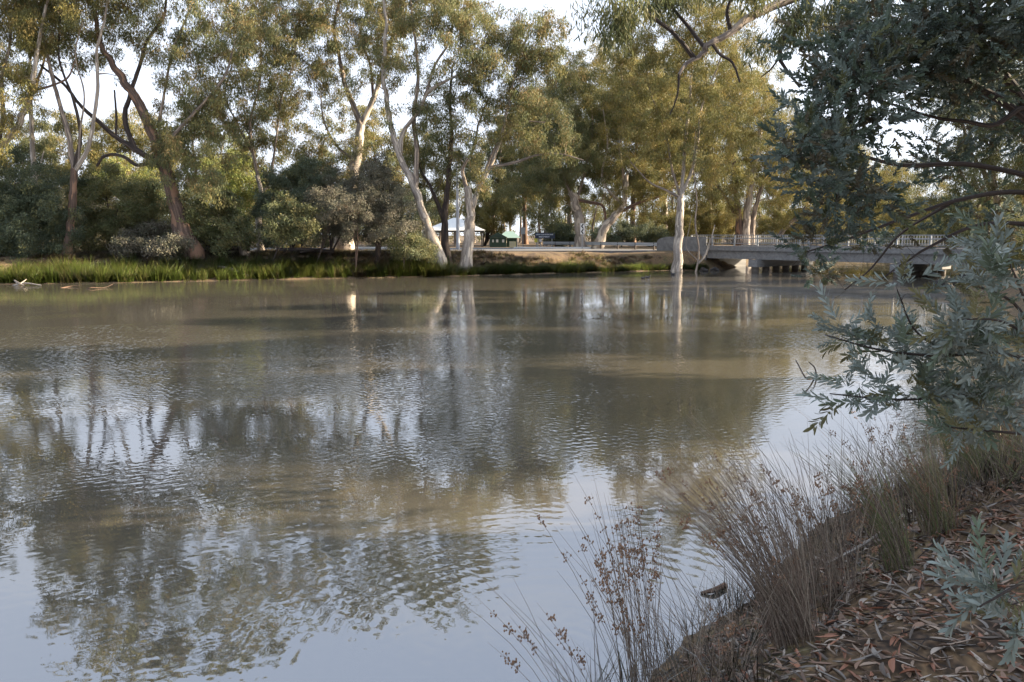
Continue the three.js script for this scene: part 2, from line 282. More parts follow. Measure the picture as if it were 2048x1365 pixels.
{
  const lines = (ranges) => { const out = []; for (const [a, b, s] of ranges) for (let x = a; x < b - 1e-6; x += s) out.push(x); out.push(ranges.at(-1)[1]); return out; };
  const xs = lines([[-140, -30, 2], [-30, -10, 0.5], [-10, 12, 0.07], [12, 140, 1]]), ds = lines([[-8, 2, 1], [2, 16, 0.05], [16, 30, 0.25], [30, 138, 1.5]]);
  const ring = onLevel(1120, 1300), P = [], U = [], I = [], N = [], swell = waves(9, 14, 3, 16, 0.8);
  const h = (x, d) => { let y = 0; for (const [kx, ky, ph, am] of swell) y += Math.sin((kx * x + ky * d) / 11 * 6.283 + ph) * am * 0.0005; const q = Math.hypot(x - ring.x, (d + ring.z)); return y + 0.0007 * Math.sin(q * 6.283 / 0.17) * Math.exp(-Math.pow((q - 1.6) / 1.1, 2)) + 0.0005 * Math.sin(q * 6.283 / 0.11) * Math.exp(-q * 1.2); };
  for (const d of ds) for (const x of xs) { const fade = d < 30 && d > 1 && x > -12 && x < 14 ? 1 : 0.6, y = h(x, d) * fade, e = 0.012; P.push(x, y, -d); U.push(x, d); const nx = -(h(x + e, d) - h(x - e, d)) / (2 * e) * fade, nd = -(h(x, d + e) - h(x, d - e)) / (2 * e) * fade, l = Math.hypot(nx, 1, nd); N.push(nx / l, 1 / l, -nd / l); }
  for (let j = 0; j < ds.length - 1; j++) for (let i = 0; i < xs.length - 1; i++) { const a = j * xs.length + i, b = a + xs.length; I.push(a, a + 1, b, b, a + 1, b + 1); }
  const g = new THREE.BufferGeometry(); g.setAttribute('position', new THREE.Float32BufferAttribute(P, 3)); g.setAttribute('normal', new THREE.Float32BufferAttribute(N, 3)); g.setAttribute('uv', new THREE.Float32BufferAttribute(U, 2)); g.setIndex(I);
  mesh('river_water', g, waterMat, null, 'structure').receiveShadow = true;
}
console.log('setting done');

// ---------------------------------------------------------------- gums along the far bank
const gum = (seed, extra = {}) => ({ seed, clump: 0.6, per: 9, density: 0.9, wide: 1.22, bare: 90, bareLength: 1.6, twigBark: M.barkGrey, leaf: C.gum, tints: TINTS.gum, ...extra });
const pale = M.barkPale, grey = M.barkGrey, brown = M.barkBrown, dark = M.barkDark, FAR = 'river gums along the far bank';
sightTree('gum_tree', 'gum at the left edge of the view, its pale limb curving into the frame', 'tree', 52, [
  ['trunk', [[-75, 522], [-60, 430], [-15, 312], [38, 248], [62, 180], [74, 100], [92, 10]], 0.38, 0.08, pale],
  ['limb', [[-15, 312], [5, 240], [2, 160], [20, 80], [10, 0]], 0.18, 0.05, grey],
  ['limb', [[62, 185], [100, 172], [135, 155], [150, 120]], 0.11, 0.04, brown]],
  [[20, 60, 80, 70], [5, 185, 55, 75], [75, -30, 90, 70], [55, 110, 45, 45], [-60, 240, 60, 90], [-90, 60, 90, 110], [60, -140, 90, 70, 0.8], [20, -260, 80, 70, 0.7], [100, -330, 90, 60, 0.8]], gum(11, { tints: TINTS.gumYellow }), FAR);
sightTree('gum_tree', 'slim straight pale gum trunk rising from the dark shrubs near the left edge', 'tree', 59, [
  ['trunk', [[74, 505], [71, 420], [66, 330], [62, 240], [58, 150], [63, 60], [72, -50]], 0.26, 0.08, pale],
  ['limb', [[60, 200], [85, 130], [108, 60], [130, -20]], 0.12, 0.04, brown]],
  [[105, 45, 60, 60], [60, -60, 100, 70], [35, 130, 40, 45, 0.7], [110, 240, 35, 30, 0.6]], gum(12), FAR);
sightTree('gum_tree', 'gum with a single dark stem that forks into four upright pale limbs', 'tree', 53, [
  ['trunk', [[133, 520], [140, 460], [145, 400], [148, 338]], 0.30, 0.23, brown],
  ['limb', [[147, 345], [137, 275], [118, 205], [100, 140], [84, 60], [70, -20]], 0.20, 0.06, grey],
  ['limb', [[148, 340], [160, 275], [148, 205], [118, 120], [120, 30]], 0.15, 0.04, dark],
  ['limb', [[149, 342], [174, 300], [187, 240], [195, 165], [193, 100], [206, 50], [218, -30]], 0.17, 0.06, pale],
  ['limb', [[155, 330], [160, 260], [168, 190], [150, 110], [165, 40]], 0.08, 0.03, grey]],
  [[125, 35, 75, 60], [215, -20, 80, 60], [170, 90, 45, 40, 0.8], [80, 10, 60, 50], [215, 120, 35, 45, 0.5], [200, -130, 80, 60, 0.8], [130, -220, 90, 80, 0.8]], gum(13), FAR);
sightTree('gum_tree', 'massive dark gum leaning left with a bent dead limb low on its trunk', 'tree', 54, [
  ['trunk', [[385, 517], [352, 420], [331, 340], [306, 272], [276, 204], [250, 166], [221, 123], [200, 85], [190, 20]], 0.56, 0.12, brown],
  ['limb', [[299, 342], [272, 300], [229, 272], [195, 242], [161, 212], [132, 174], [80, 130]], 0.24, 0.07, dark],
  ['limb', [[266, 298], [249, 238], [262, 183], [280, 127], [294, 81], [326, 34], [333, -20]], 0.20, 0.07, dark],
  ['dead_limb', [[300, 350], [272, 330], [250, 315], [222, 309], [205, 315], [193, 333]], 0.15, 0.08, dark],
  ['dead_limb', [[235, 270], [232, 230], [228, 180]], 0.09, 0.06, dark],
  ['limb', [[326, 300], [365, 250], [408, 204], [450, 150], [470, 80]], 0.16, 0.05, grey],
  ['limb', [[330, 335], [318, 250], [330, 180], [345, 100], [380, 20]], 0.14, 0.05, grey],
  ['limb', [[331, 340], [345, 350], [357, 358]], 0.13, 0.08, dark]],
  [[330, 50, 70, 60], [425, 140, 90, 75], [245, 10, 80, 50], [465, 50, 80, 70], [365, 225, 55, 40], [312, 285, 30, 40], [395, 300, 75, 40], [340, 120, 50, 45, 0.8], [380, 365, 65, 45], [450, 240, 60, 40], [330, -100, 90, 70, 0.8], [400, -220, 90, 80, 0.8], [290, -310, 90, 70, 0.8], [190, -330, 80, 60, 0.8], [380, -330, 80, 50, 0.7]], gum(14), FAR);
sightTree('gum_tree', 'pale slender gum trunk forking above the understorey left of the wattle saplings', 'tree', 62, [
  ['trunk', [[520, 492], [517, 430], [522, 385], [514, 352]], 0.27, 0.17, pale],
  ['limb', [[516, 368], [505, 300], [500, 245], [518, 170], [520, 80], [505, 10]], 0.15, 0.05, grey],
  ['limb', [[521, 385], [540, 365], [543, 340], [552, 280], [562, 200], [590, 110], [585, 20]], 0.13, 0.04, grey],
  ['limb', [[508, 310], [470, 240], [450, 190], [470, 110]], 0.1, 0.03, brown]],
  [[500, 190, 90, 70], [560, 110, 100, 80], [475, 290, 60, 45], [540, 260, 55, 45], [520, 20, 90, 60], [430, 60, 50, 50, 0.7], [540, -110, 90, 70, 0.8], [490, -220, 80, 70, 0.7]], gum(15, { density: 0.9 }), FAR);
sightTree('gum_tree', 'broad pale gum behind the purple bare sapling, forking into two tall limbs', 'tree', 66, [
  ['trunk', [[688, 500], [691, 430], [705, 350], [715, 300], [722, 250]], 0.72, 0.34, pale],
  ['limb', [[722, 252], [706, 210], [690, 170], [678, 110], [668, 50], [690, -30]], 0.28, 0.09, grey],
  ['limb', [[722, 252], [748, 195], [765, 140], [778, 90], [800, 40], [815, -30]], 0.27, 0.09, pale],
  ['limb', [[712, 320], [680, 300], [650, 250], [640, 190]], 0.16, 0.05, grey],
  ['limb', [[745, 200], [740, 130], [720, 70], [745, 0]], 0.13, 0.05, brown]],
  [[620, 80, 90, 75], [700, 30, 80, 60], [755, 70, 60, 60], [615, 240, 70, 60], [600, -10, 90, 60], [650, 330, 60, 45], [745, 330, 50, 45, 0.8], [670, 160, 50, 45, 0.6], [800, -10, 70, 50], [680, -110, 90, 70, 0.8], [760, -170, 80, 70, 0.8], [660, -230, 80, 50, 0.7]], gum(16), FAR);
sightTree('gum_tree', 'gum leaning far to the left, sunlit along the right side of its trunk', 'tree', 57, [
  ['trunk', [[890, 518], [862, 470], [843, 420], [829, 375], [802, 320], [786, 270], [773, 200], [766, 140], [772, 60], [765, -20]], 0.40, 0.09, pale],
  ['limb', [[831, 378], [833, 300], [828, 230], [836, 160], [830, 80], [818, -20]], 0.22, 0.07, grey],
  ['limb', [[798, 312], [806, 265], [836, 225], [856, 185], [895, 160], [940, 140], [985, 120]], 0.2, 0.05, pale],
  ['limb', [[850, 192], [870, 130], [900, 80], [905, 20]], 0.13, 0.04, grey]],
  [[800, 60, 80, 65], [895, 85, 90, 70], [960, 65, 75, 60], [870, 10, 90, 50], [755, 160, 45, 45, 0.7], [1000, 120, 60, 45], [930, 180, 60, 35, 0.8], [1060, 70, 55, 40], [820, 240, 35, 40, 0.5], [830, -110, 90, 60, 0.8], [920, -80, 80, 50, 0.8], [850, -190, 70, 50, 0.7]], gum(17), FAR);
sightTree('gum_tree', 'dark rough-barked gum standing upright between the leaning gum and the pole', 'tree', 59, [
  ['trunk', [[893, 510], [889, 450], [893, 400], [899, 330], [903, 270], [900, 200], [905, 130]], 0.33, 0.07, dark],
  ['limb', [[887, 447], [874, 405], [858, 368], [842, 342], [838, 310]], 0.2, 0.06, dark],
  ['limb', [[899, 330], [880, 290], [862, 270]], 0.1, 0.04, dark]],
  [[885, 250, 50, 50], [850, 305, 45, 40], [915, 330, 35, 40], [870, 170, 50, 40, 0.6]], gum(18, { tints: TINTS.olive }), FAR);
sightTree('gum_tree', 'stout mottled gum right of the light pole with a long limb reaching right', 'tree', 58, [
  ['trunk', [[930, 515], [938, 470], [941, 420], [934, 375]], 0.5, 0.27, pale],
  ['limb', [[937, 425], [960, 372], [990, 310], [1008, 250], [1022, 180], [1042, 110], [1062, 50]], 0.2, 0.06, pale],
  ['limb', [[978, 338], [1030, 325], [1075, 310], [1120, 308], [1168, 321]], 0.13, 0.03, grey],
  ['limb', [[934, 380], [925, 340], [946, 300], [957, 250], [975, 200]], 0.17, 0.05, grey],
  ['limb', [[950, 400], [975, 330], [1000, 280], [1045, 245], [1090, 245]], 0.12, 0.04, grey]],
  [[1040, 110, 60, 60], [1095, 140, 50, 50], [1010, 215, 65, 50], [950, 260, 60, 45], [1080, 250, 60, 40], [1115, 300, 50, 22, 0.7], [960, 350, 40, 35, 0.8], [1060, 180, 50, 40], [1110, 70, 35, 40]], gum(19), FAR);
sightTree('gum_tree', 'thick broken-topped gum with the chevron sign before it', 'tree', 79, [
  ['trunk', [[1163, 486], [1158, 445], [1150, 405], [1146, 385]], 0.62, 0.42, pale],
  ['limb', [[1152, 410], [1130, 360], [1110, 300], [1115, 230]], 0.2, 0.06, grey],
  ['limb', [[1150, 400], [1180, 405], [1205, 412], [1212, 440]], 0.2, 0.12, brown],
  ['limb', [[1154, 400], [1170, 340], [1185, 270], [1180, 180]], 0.18, 0.05, grey]],
  [[1120, 310, 80, 60], [1070, 370, 60, 50], [1185, 200, 80, 70], [1130, 210, 70, 60], [1180, 330, 55, 45], [1090, 420, 45, 30]], gum(20, { density: 0.95, tints: TINTS.olive }), FAR);
sightTree('gum_tree', 'smooth tan gum behind the guard rail leaning to the right', 'tree', 78, [
  ['trunk', [[1194, 488], [1210, 456], [1232, 430], [1248, 405], [1252, 350]], 0.52, 0.25, pale],
  ['limb', [[1250, 380], [1240, 300], [1250, 210], [1240, 130]], 0.2, 0.05, grey],
  ['limb', [[1236, 428], [1280, 405], [1330, 388], [1370, 350]], 0.2, 0.06, brown],
  ['limb', [[1245, 410], [1205, 360], [1215, 290], [1205, 210]], 0.16, 0.05, pale]],
  [[1230, 270, 90, 70], [1300, 320, 80, 60], [1250, 165, 80, 60], [1320, 230, 70, 60], [1280, 395, 70, 35], [1190, 130, 50, 50]], gum(21, { density: 0.95, tints: TINTS.gumYellow }), FAR);
sightTree('gum_tree', 'upright white gum at the water beside the bridge wing wall', 'tree', 63.5, [
  ['trunk', [[1354, 533], [1357, 480], [1360, 430], [1362, 393]], 0.42, 0.27, pale],
  ['limb', [[1362, 396], [1367, 340], [1371, 280], [1380, 200], [1385, 120], [1392, 20]], 0.18, 0.05, pale],
  ['limb', [[1364, 394], [1384, 340], [1396, 280], [1402, 220], [1440, 120], [1460, 40]], 0.17, 0.04, pale],
  ['limb', [[1360, 398], [1335, 382], [1300, 365], [1262, 325]], 0.13, 0.04, grey],
  ['limb', [[1362, 396], [1345, 340], [1330, 260], [1300, 180], [1290, 90]], 0.12, 0.04, grey]],
  [[1380, 60, 100, 60], [1300, 90, 65, 65], [1465, 95, 75, 65], [1340, 205, 95, 45], [1465, 225, 75, 55], [1275, 265, 60, 40], [1400, 320, 85, 40], [1260, 160, 40, 40, 0.7], [1360, -60, 80, 50, 0.8], [1450, -30, 70, 50, 0.8]], gum(22, { tints: TINTS.gumYellow }), FAR);
sightTree('gum_tree', 'cluster of furrowed grey trunks just behind the bridge railing', 'tree', 84, [
  ['trunk', [[1482, 490], [1476, 420], [1470, 350], [1462, 260]], 0.5, 0.12, brown],
  ['trunk', [[1492, 490], [1495, 420], [1506, 350], [1520, 270], [1530, 180]], 0.55, 0.12, pale],
  ['trunk', [[1503, 490], [1508, 430], [1522, 380], [1545, 320]], 0.4, 0.1, grey],
  ['limb', [[1484, 440], [1455, 400], [1435, 370], [1420, 320]], 0.2, 0.06, brown]],
  [[1490, 220, 80, 65], [1545, 265, 70, 55], [1445, 320, 70, 50], [1560, 360, 80, 45], [1500, 150, 55, 55], [1440, 400, 50, 30]], gum(23, { density: 0.95, tints: TINTS.gumYellow }), FAR);
sightTree('gum_tree', 'gum with a long bare trunk slanting right above the bridge railing', 'tree', 88, [
  ['trunk', [[1528, 488], [1575, 452], [1640, 408], [1700, 372], [1750, 330]], 0.3, 0.12, grey],
  ['limb', [[1600, 436], [1625, 390], [1640, 340], [1632, 290]], 0.15, 0.05, grey],
  ['limb', [[1570, 455], [1620, 440], [1680, 430]], 0.12, 0.04, dark]],
  [[1640, 320, 80, 55], [1610, 425, 70, 35], [1720, 350, 80, 50], [1710, 440, 80, 35], [1800, 390, 80, 50]], gum(24, { density: 0.95, tints: TINTS.gumYellow }), FAR);
sightTree('gum_sapling', 'thin crooked dead saplings leaning against the bridge edge', 'tree', 62.5, [
  ['trunk', [[1388, 533], [1398, 505], [1391, 450], [1394, 400], [1387, 330], [1392, 260]], 0.10, 0.03, grey],
  ['limb', [[1392, 528], [1410, 512], [1418, 490], [1425, 470], [1430, 450]], 0.09, 0.04, pale],
  ['limb', [[1396, 520], [1373, 495], [1378, 460], [1384, 430]], 0.05, 0.02, grey]],
  [[1395, 290, 35, 40, 0.5]], gum(25, { bare: 20 }), FAR);
console.log('far bank gums');
// the belt of gums further back, one after another from left to right
{
  const ordinal = ['first', 'second', 'third', 'fourth', 'fifth', 'sixth', 'seventh', 'eighth', 'ninth', 'tenth', 'eleventh', 'twelfth', 'thirteenth', 'fourteenth', 'fifteenth', 'sixteenth', 'seventeenth', 'eighteenth', 'nineteenth', 'twentieth'];
  const r = rngOf(77);
  const spots = [[-60, 98, 300], [40, 92, 240], [150, 100, 235], [250, 95, 215], [400, 102, 210], [470, 90, 290], [580, 98, 310], [650, 105, 300], [760, 100, 210], [850, 108, 260], [985, 112, 250], [1050, 118, 200], [1095, 100, 180], [1140, 110, 150], [1265, 100, 130], [1330, 105, 90], [1420, 100, 70], [1560, 112, 230], [1660, 120, 300], [1780, 125, 320]];
  spots.forEach(([px, d, top], k) => {
    const base = 488, mid = (base + top) / 2, h = base - top, lean = (r() - 0.5) * 40, w = h * (0.2 + r() * 0.08);
    sightTree('background_gum_tree', ordinal[k] + ' gum from the left in the sunlit row behind the road', 'tree', d, [
      ['trunk', [[px, base], [px + lean * 0.2, lerp(base, top, 0.3)], [px + lean * 0.5, mid], [px + lean, lerp(base, top, 0.85)]], 0.4, 0.07, [pale, grey, brown][k % 3]],
      ['limb', [[px + lean * 0.2, lerp(base, top, 0.3)], [px + w * 0.5, lerp(base, top, 0.5)], [px + w * 0.8, lerp(base, top, 0.75)]], 0.2, 0.05, [grey, pale, brown][k % 3]],
      ['limb', [[px + lean * 0.3, lerp(base, top, 0.35)], [px - w * 0.5, lerp(base, top, 0.55)], [px - w * 0.7, lerp(base, top, 0.8)]], 0.18, 0.05, grey]],
      [[px + lean, lerp(base, top, 0.85), w * 0.7, h * 0.16], [px - w * 0.7, lerp(base, top, 0.7), w * 0.6, h * 0.15], [px + w * 0.7, lerp(base, top, 0.65), w * 0.65, h * 0.16], [px + lean * 0.4, lerp(base, top, 0.5), w * 0.9, h * 0.14], [px + w * 0.3, lerp(base, top, 0.34), w * 0.8, h * 0.08, 0.7]],
      gum(200 + k, { density: 1.05, wide: 1.15, clump: 0.8, per: 11, leafScale: 1.3, tints: k % 3 === 1 ? TINTS.olive : TINTS.gumYellow }), 'row of gums behind the road');
  });
}
console.log('belt');
// near-bank gums right of the view: they shade the water and the far bank, and one hangs a bough into the frame
{
  const r = rngOf(5), spots = [[15, 7, 12, 'nearest'], [24, 14.8, 14, 'second'], [22, 22.5, 13, 'third'], [31, 25, 15, 'fourth'], [30, 35, 14, 'fifth'], [40, 40, 15, 'sixth'], [40, 51, 13, 'seventh'], [43.5, 60, 16, 'eighth'], [49, 70, 16, 'ninth'], [33, 15, 16, 'outermost'], [17, 17, 14, 'tenth'], [12.5, 4.5, 13, 'eleventh'], [27, 30, 15, 'twelfth'], [36, 44, 15, 'thirteenth']];
  spots.forEach(([x, d, h, word], k) => {
    const y = groundHeight(x, d), root = thing('bank_gum_tree', word + ' of the gums on the near bank right of the view, shading the water', 'tree', V(x, y - 0.1, -d), 'gums along the near bank'), p = (a, b, c) => V(x + a, y + b * h, -d + c);
    const l = (r() - 0.5) * 2;
    growTree(root, [['trunk', [p(0, -0.01, 0), p(l * 0.4, 0.3, 0.2), p(l, 0.6, 0), p(l * 1.4, 0.92, 0.3)], 0.4, 0.07, pale], ['limb', [p(l * 0.4, 0.32, 0.2), p(-1.4, 0.55, 0.7), p(-2, 0.8, 1.0)], 0.2, 0.05, grey], ['limb', [p(l * 0.4, 0.35, 0.2), p(1.4, 0.55, -0.7), p(2.2, 0.78, -1.1)], 0.2, 0.05, grey]],
      [[p(l, 0.86, 0), V(1.8, 1.8, 1.6), 1.2], [p(-2.0, 0.72, 1.0), V(1.8, 1.9, 1.4), 1.2], [p(2.1, 0.7, -1.0), V(1.8, 1.9, 1.4), 1.2], [p(0.3, 0.5, 1.0), V(1.8, 1.6, 1.3), 1.2], [p(0, 0.5, -1.0), V(2.0, 1.6, 1.4), 1.2], [p(-1, 0.36, -0.3), V(1.6, 1.2, 1.2), 1]],
      gum(300 + k, { clump: 0.9, per: 12, density: 0.85, leafScale: 1.35 }));
  });
}
sightTree('overhanging_gum', 'gum bough with long hanging leaves reaching in from the top of the view', 'tree', 12, [
  ['trunk', [[2330, 800], [2300, 500], [2230, 250], [2150, 60], [2000, -120]], 0.28, 0.13, grey],
  ['bough', [[2010, -110, 0], [1800, -90, -0.4], [1640, -25, -0.8], [1570, 2, -1], [1500, 35, -1.2], [1455, 70, -1.4], [1415, 90, -1.5], [1405, 108, -1.5], [1375, 125, -1.6], [1358, 150, -1.7]], 0.095, 0.02, grey],
  ['bough', [[1640, -25, -0.8], [1590, 40, -0.8], [1565, 90, -0.8], [1560, 115, -0.8], [1585, 155, -0.8], [1600, 175, -0.8]], 0.055, 0.014, dark],
  ['bough', [[1395, 108, -1.5], [1350, 70, -1.6], [1300, 30, -1.7], [1250, -10, -1.8], [1210, -40, -1.8]], 0.035, 0.014, dark],
  ['bough', [[1415, 90, -1.5], [1370, 45, -1.4], [1330, 0, -1.3], [1290, -40, -1.2]], 0.03, 0.014, dark],
  ['bough', [[1432, 85, -1.5], [1440, 108, -1.5], [1465, 125, -1.5], [1480, 165, -1.5]], 0.03, 0.012, dark],
  ['bough', [[1358, 150, -1.7], [1355, 190, -1.7], [1340, 230, -1.7]], 0.02, 0.008, dark],
  ['bough', [[1470, 65, -1.4], [1455, 20, -1.4], [1475, -20, -1.3]], 0.035, 0.014, dark],
  ['bough', [[1562, 110, -0.8], [1545, 135, -0.8], [1522, 155, -0.8]], 0.02, 0.008, dark]],
  [[1225, 15, 42, 45, 1, -1.8], [1320, -15, 60, 25, 1, -1.4], [1600, 40, 50, 40, 0.8, -0.8], [1250, 60, 15, 20, 0.6, -1.8], [1690, 20, 60, 60, 0.9, -0.4], [1480, -20, 60, 22, 1, -1.3], [1530, 105, 15, 16, 0.5, -0.8], [1800, -60, 90, 50, 1, 0]],
  { seed: 31, clump: 0.2, per: 6, density: 1.7, leaf: C.gumNear, tints: TINTS.olive, hang: true, bare: 90, twigBark: dark, leafScale: 0.8 });
console.log('near gums');

// ---------------------------------------------------------------- shrubs and saplings of the far bank
function shrub(name, label, d, base, blobs, tints, leaf, seed, o = {}, category = 'shrub', group = 'shrubs under the far bank gums') {
  const r = rngOf(seed), top = blobs[0], stems = [];
  const n = o.stems ?? 3;
  for (let k = 0; k < n; k++) { const b = blobs[k % blobs.length]; stems.push([k ? 'stem' : 'trunk', [[base[0] + (k - n / 2) * (o.gap ?? 5), base[1]], [lerp(base[0], b[0], 0.35) + (r() - 0.5) * 14, lerp(base[1], b[1], 0.5)], [b[0] + (r() - 0.5) * b[2] * 0.5, b[1] + (r() - 0.5) * b[3] * 0.4]], o.r0 ?? 0.09, 0.03, o.bark ?? dark]); }
  return sightTree(name, label, category, d, stems, blobs, { seed, clump: 0.5, per: 11, density: 1.25, wide: 1.28, bare: 40, leaf, tints, leafScale: 1.0, ...o }, group);
}
shrub('wattle_shrub', 'big dark blue-green shrub filling the left edge of the far bank', 55, [40, 520], [[30, 420, 75, 60], [90, 450, 60, 55], [20, 350, 55, 40], [-40, 440, 70, 70], [110, 390, 40, 40], [50, 490, 80, 28]], TINTS.teal, C.fine, 401, { stems: 4 });
shrub('wattle_shrub', 'wide olive shrub behind the forked gum', 57, [225, 515], [[225, 420, 65, 50], [190, 460, 45, 40], [270, 450, 50, 45], [210, 370, 50, 35], [280, 400, 40, 35]], TINTS.olive, C.fine, 402, { stems: 4 });
shrub('wattle_shrub', 'low yellowish bush against the foot of the massive leaning gum', 53.5, [310, 522], [[310, 480, 50, 30], [270, 490, 35, 24], [340, 500, 35, 20]], TINTS.dull, C.broad, 403, { density: 1.5 });
shrub('wattle_shrub', 'leafy olive bush on the right of the massive leaning gum', 56, [420, 512], [[425, 430, 45, 45], [455, 465, 40, 35], [400, 480, 30, 30]], TINTS.olive, C.broad, 404);
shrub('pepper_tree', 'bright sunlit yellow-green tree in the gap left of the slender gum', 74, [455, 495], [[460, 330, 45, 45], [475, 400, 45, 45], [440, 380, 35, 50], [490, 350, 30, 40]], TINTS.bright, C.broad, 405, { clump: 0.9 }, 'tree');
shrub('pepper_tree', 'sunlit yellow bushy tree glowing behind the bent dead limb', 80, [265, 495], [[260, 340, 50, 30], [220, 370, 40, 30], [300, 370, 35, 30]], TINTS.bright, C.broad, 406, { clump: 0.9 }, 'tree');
shrub('wattle_shrub', 'dark teal shrub behind the slanting saplings', 60, [590, 508], [[595, 400, 60, 50], [560, 440, 40, 40], [640, 420, 50, 45], [600, 350, 50, 30]], TINTS.teal, C.fine, 407, { stems: 4 });
shrub('wattle_sapling', 'sapling with a slanting stem rising out of the reeds', 54, [545, 522], [[575, 455, 38, 28], [600, 440, 35, 25], [560, 420, 25, 22]], TINTS.olive, C.broad, 408, { stems: 2, r0: 0.05 }, 'sapling', 'saplings behind the reeds');
shrub('wattle_sapling', 'thin grey-green sapling with two straight stems', 54.5, [648, 522], [[640, 440, 40, 30], [665, 410, 32, 30]], TINTS.dull, C.fine, 409, { stems: 2, r0: 0.05, gap: 22 }, 'sapling', 'saplings behind the reeds');
shrub('bare_sapling', 'bare purplish sapling with a haze of leafless twigs', 54, [711, 528], [[712, 425, 26, 38, 0.35]], TINTS.dull, C.fine, 410, { stems: 2, r0: 0.05, gap: 2, bare: 260, per: 3, twigEvery: 1, bark: brown }, 'sapling', 'saplings behind the reeds');
shrub('wattle_tree', 'small domed wattle tree with a short black trunk', 56, [756, 514], [[760, 400, 50, 45], [725, 435, 40, 35], [795, 435, 40, 35], [755, 350, 35, 28], [770, 460, 45, 22]], TINTS.dull, C.fine, 411, { stems: 3, r0: 0.19, gap: 3 }, 'tree');
shrub('wattle_shrub', 'drooping green bush against the base of the sunlit leaning gum', 55.5, [815, 518], [[812, 482, 32, 26], [838, 500, 22, 14]], TINTS.olive, C.fine, 412, { density: 1.4 });
shrub('wattle_shrub', 'tall dull shrub in front of the broad pale gum', 59, [668, 512], [[665, 370, 50, 40], [700, 400, 36, 40], [640, 390, 36, 36]], TINTS.dull, C.fine, 413, { density: 0.9 });
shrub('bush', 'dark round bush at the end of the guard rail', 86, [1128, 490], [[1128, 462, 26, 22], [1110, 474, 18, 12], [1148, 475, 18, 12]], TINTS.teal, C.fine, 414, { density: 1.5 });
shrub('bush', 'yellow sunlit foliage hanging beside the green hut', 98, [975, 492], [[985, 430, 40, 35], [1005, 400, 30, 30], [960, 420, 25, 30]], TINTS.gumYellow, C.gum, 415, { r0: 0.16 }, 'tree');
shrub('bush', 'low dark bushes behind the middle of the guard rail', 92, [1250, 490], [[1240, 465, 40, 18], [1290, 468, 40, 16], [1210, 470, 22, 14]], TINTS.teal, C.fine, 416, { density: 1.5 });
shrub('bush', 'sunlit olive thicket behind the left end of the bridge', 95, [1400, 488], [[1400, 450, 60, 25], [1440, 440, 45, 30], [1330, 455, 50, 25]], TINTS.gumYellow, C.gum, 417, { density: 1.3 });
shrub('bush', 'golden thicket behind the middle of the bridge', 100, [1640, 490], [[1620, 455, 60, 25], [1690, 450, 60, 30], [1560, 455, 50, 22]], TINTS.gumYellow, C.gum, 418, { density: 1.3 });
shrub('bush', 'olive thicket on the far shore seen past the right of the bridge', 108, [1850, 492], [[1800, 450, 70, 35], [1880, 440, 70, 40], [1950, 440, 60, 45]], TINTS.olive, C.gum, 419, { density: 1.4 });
shrub('bush', 'dark green thicket on the near bank at the right end of the bridge', 49, [1985, 540], [[1960, 495, 40, 28], [2010, 480, 50, 40], [2060, 500, 60, 40]], TINTS.olive, C.fine, 420, { density: 1.3 });

// ---------------------------------------------------------------- silver wattle at the right
const silver = { clump: 0.24, per: 12, density: 1.7, wide: 1.12, leaf: C.sprayFar, leafMat: L.wattle, tints: TINTS.wattle, spray: true, twigBark: dark, twigEvery: 2, hang: true };
sightTree('silver_wattle', 'big grey-blue wattle tree hanging over the right of the view', 'tree', 8, [
  ['trunk', [[2520, 900], [2440, 650], [2330, 480], [2200, 360], [2120, 300]], 0.2, 0.11, dark],
  ['bough', [[2330, 480], [2150, 260], [2048, 216], [1990, 250], [1930, 243], [1870, 235], [1760, 200]], 0.042, 0.012, dark],
  ['bough', [[2200, 360], [2000, 200], [1850, 120], [1700, 60, -0.6]], 0.06, 0.02, dark],
  ['bough', [[2250, 410], [1950, 330], [1800, 330], [1650, 300], [1560, 340]], 0.036, 0.01, dark],
  ['bough', [[2300, 450], [2050, 385], [1920, 400], [1800, 440], [1690, 480], [1610, 505]], 0.034, 0.008, dark],
  ['bough', [[2120, 300], [1980, 120], [1830, 10], [1700, -60]], 0.06, 0.02, dark],
  ['bough', [[2350, 520], [2100, 455], [1960, 450], [1850, 500], [1760, 560]], 0.035, 0.008, dark],
  ['bough', [[1900, 400], [1800, 470], [1740, 540], [1690, 580]], 0.018, 0.006, dark]],
  [[1860, 90, 170, 100], [1700, 215, 90, 80], [1985, 200, 90, 70, 0.8], [1640, 320, 60, 40], [1700, 400, 80, 42, 0.8], [1625, 480, 45, 18, 0.8], [1985, 420, 70, 50, 0.6], [1880, 320, 80, 40, 0.6], [2000, 30, 110, 80], [1700, 90, 80, 70, 0.8], [1640, 545, 14, 10, 0.8], [1740, 470, 50, 24, 0.6], [1850, 470, 60, 26, 0.35], [1600, 270, 30, 30, 0.6], [2150, 200, 120, 160, 0.8]],
  { seed: 51, ...silver, tints: TINTS.upper, density: 2.3, clump: 0.2, leafScale: 0.72, bare: 700, bareLength: 2.6 });
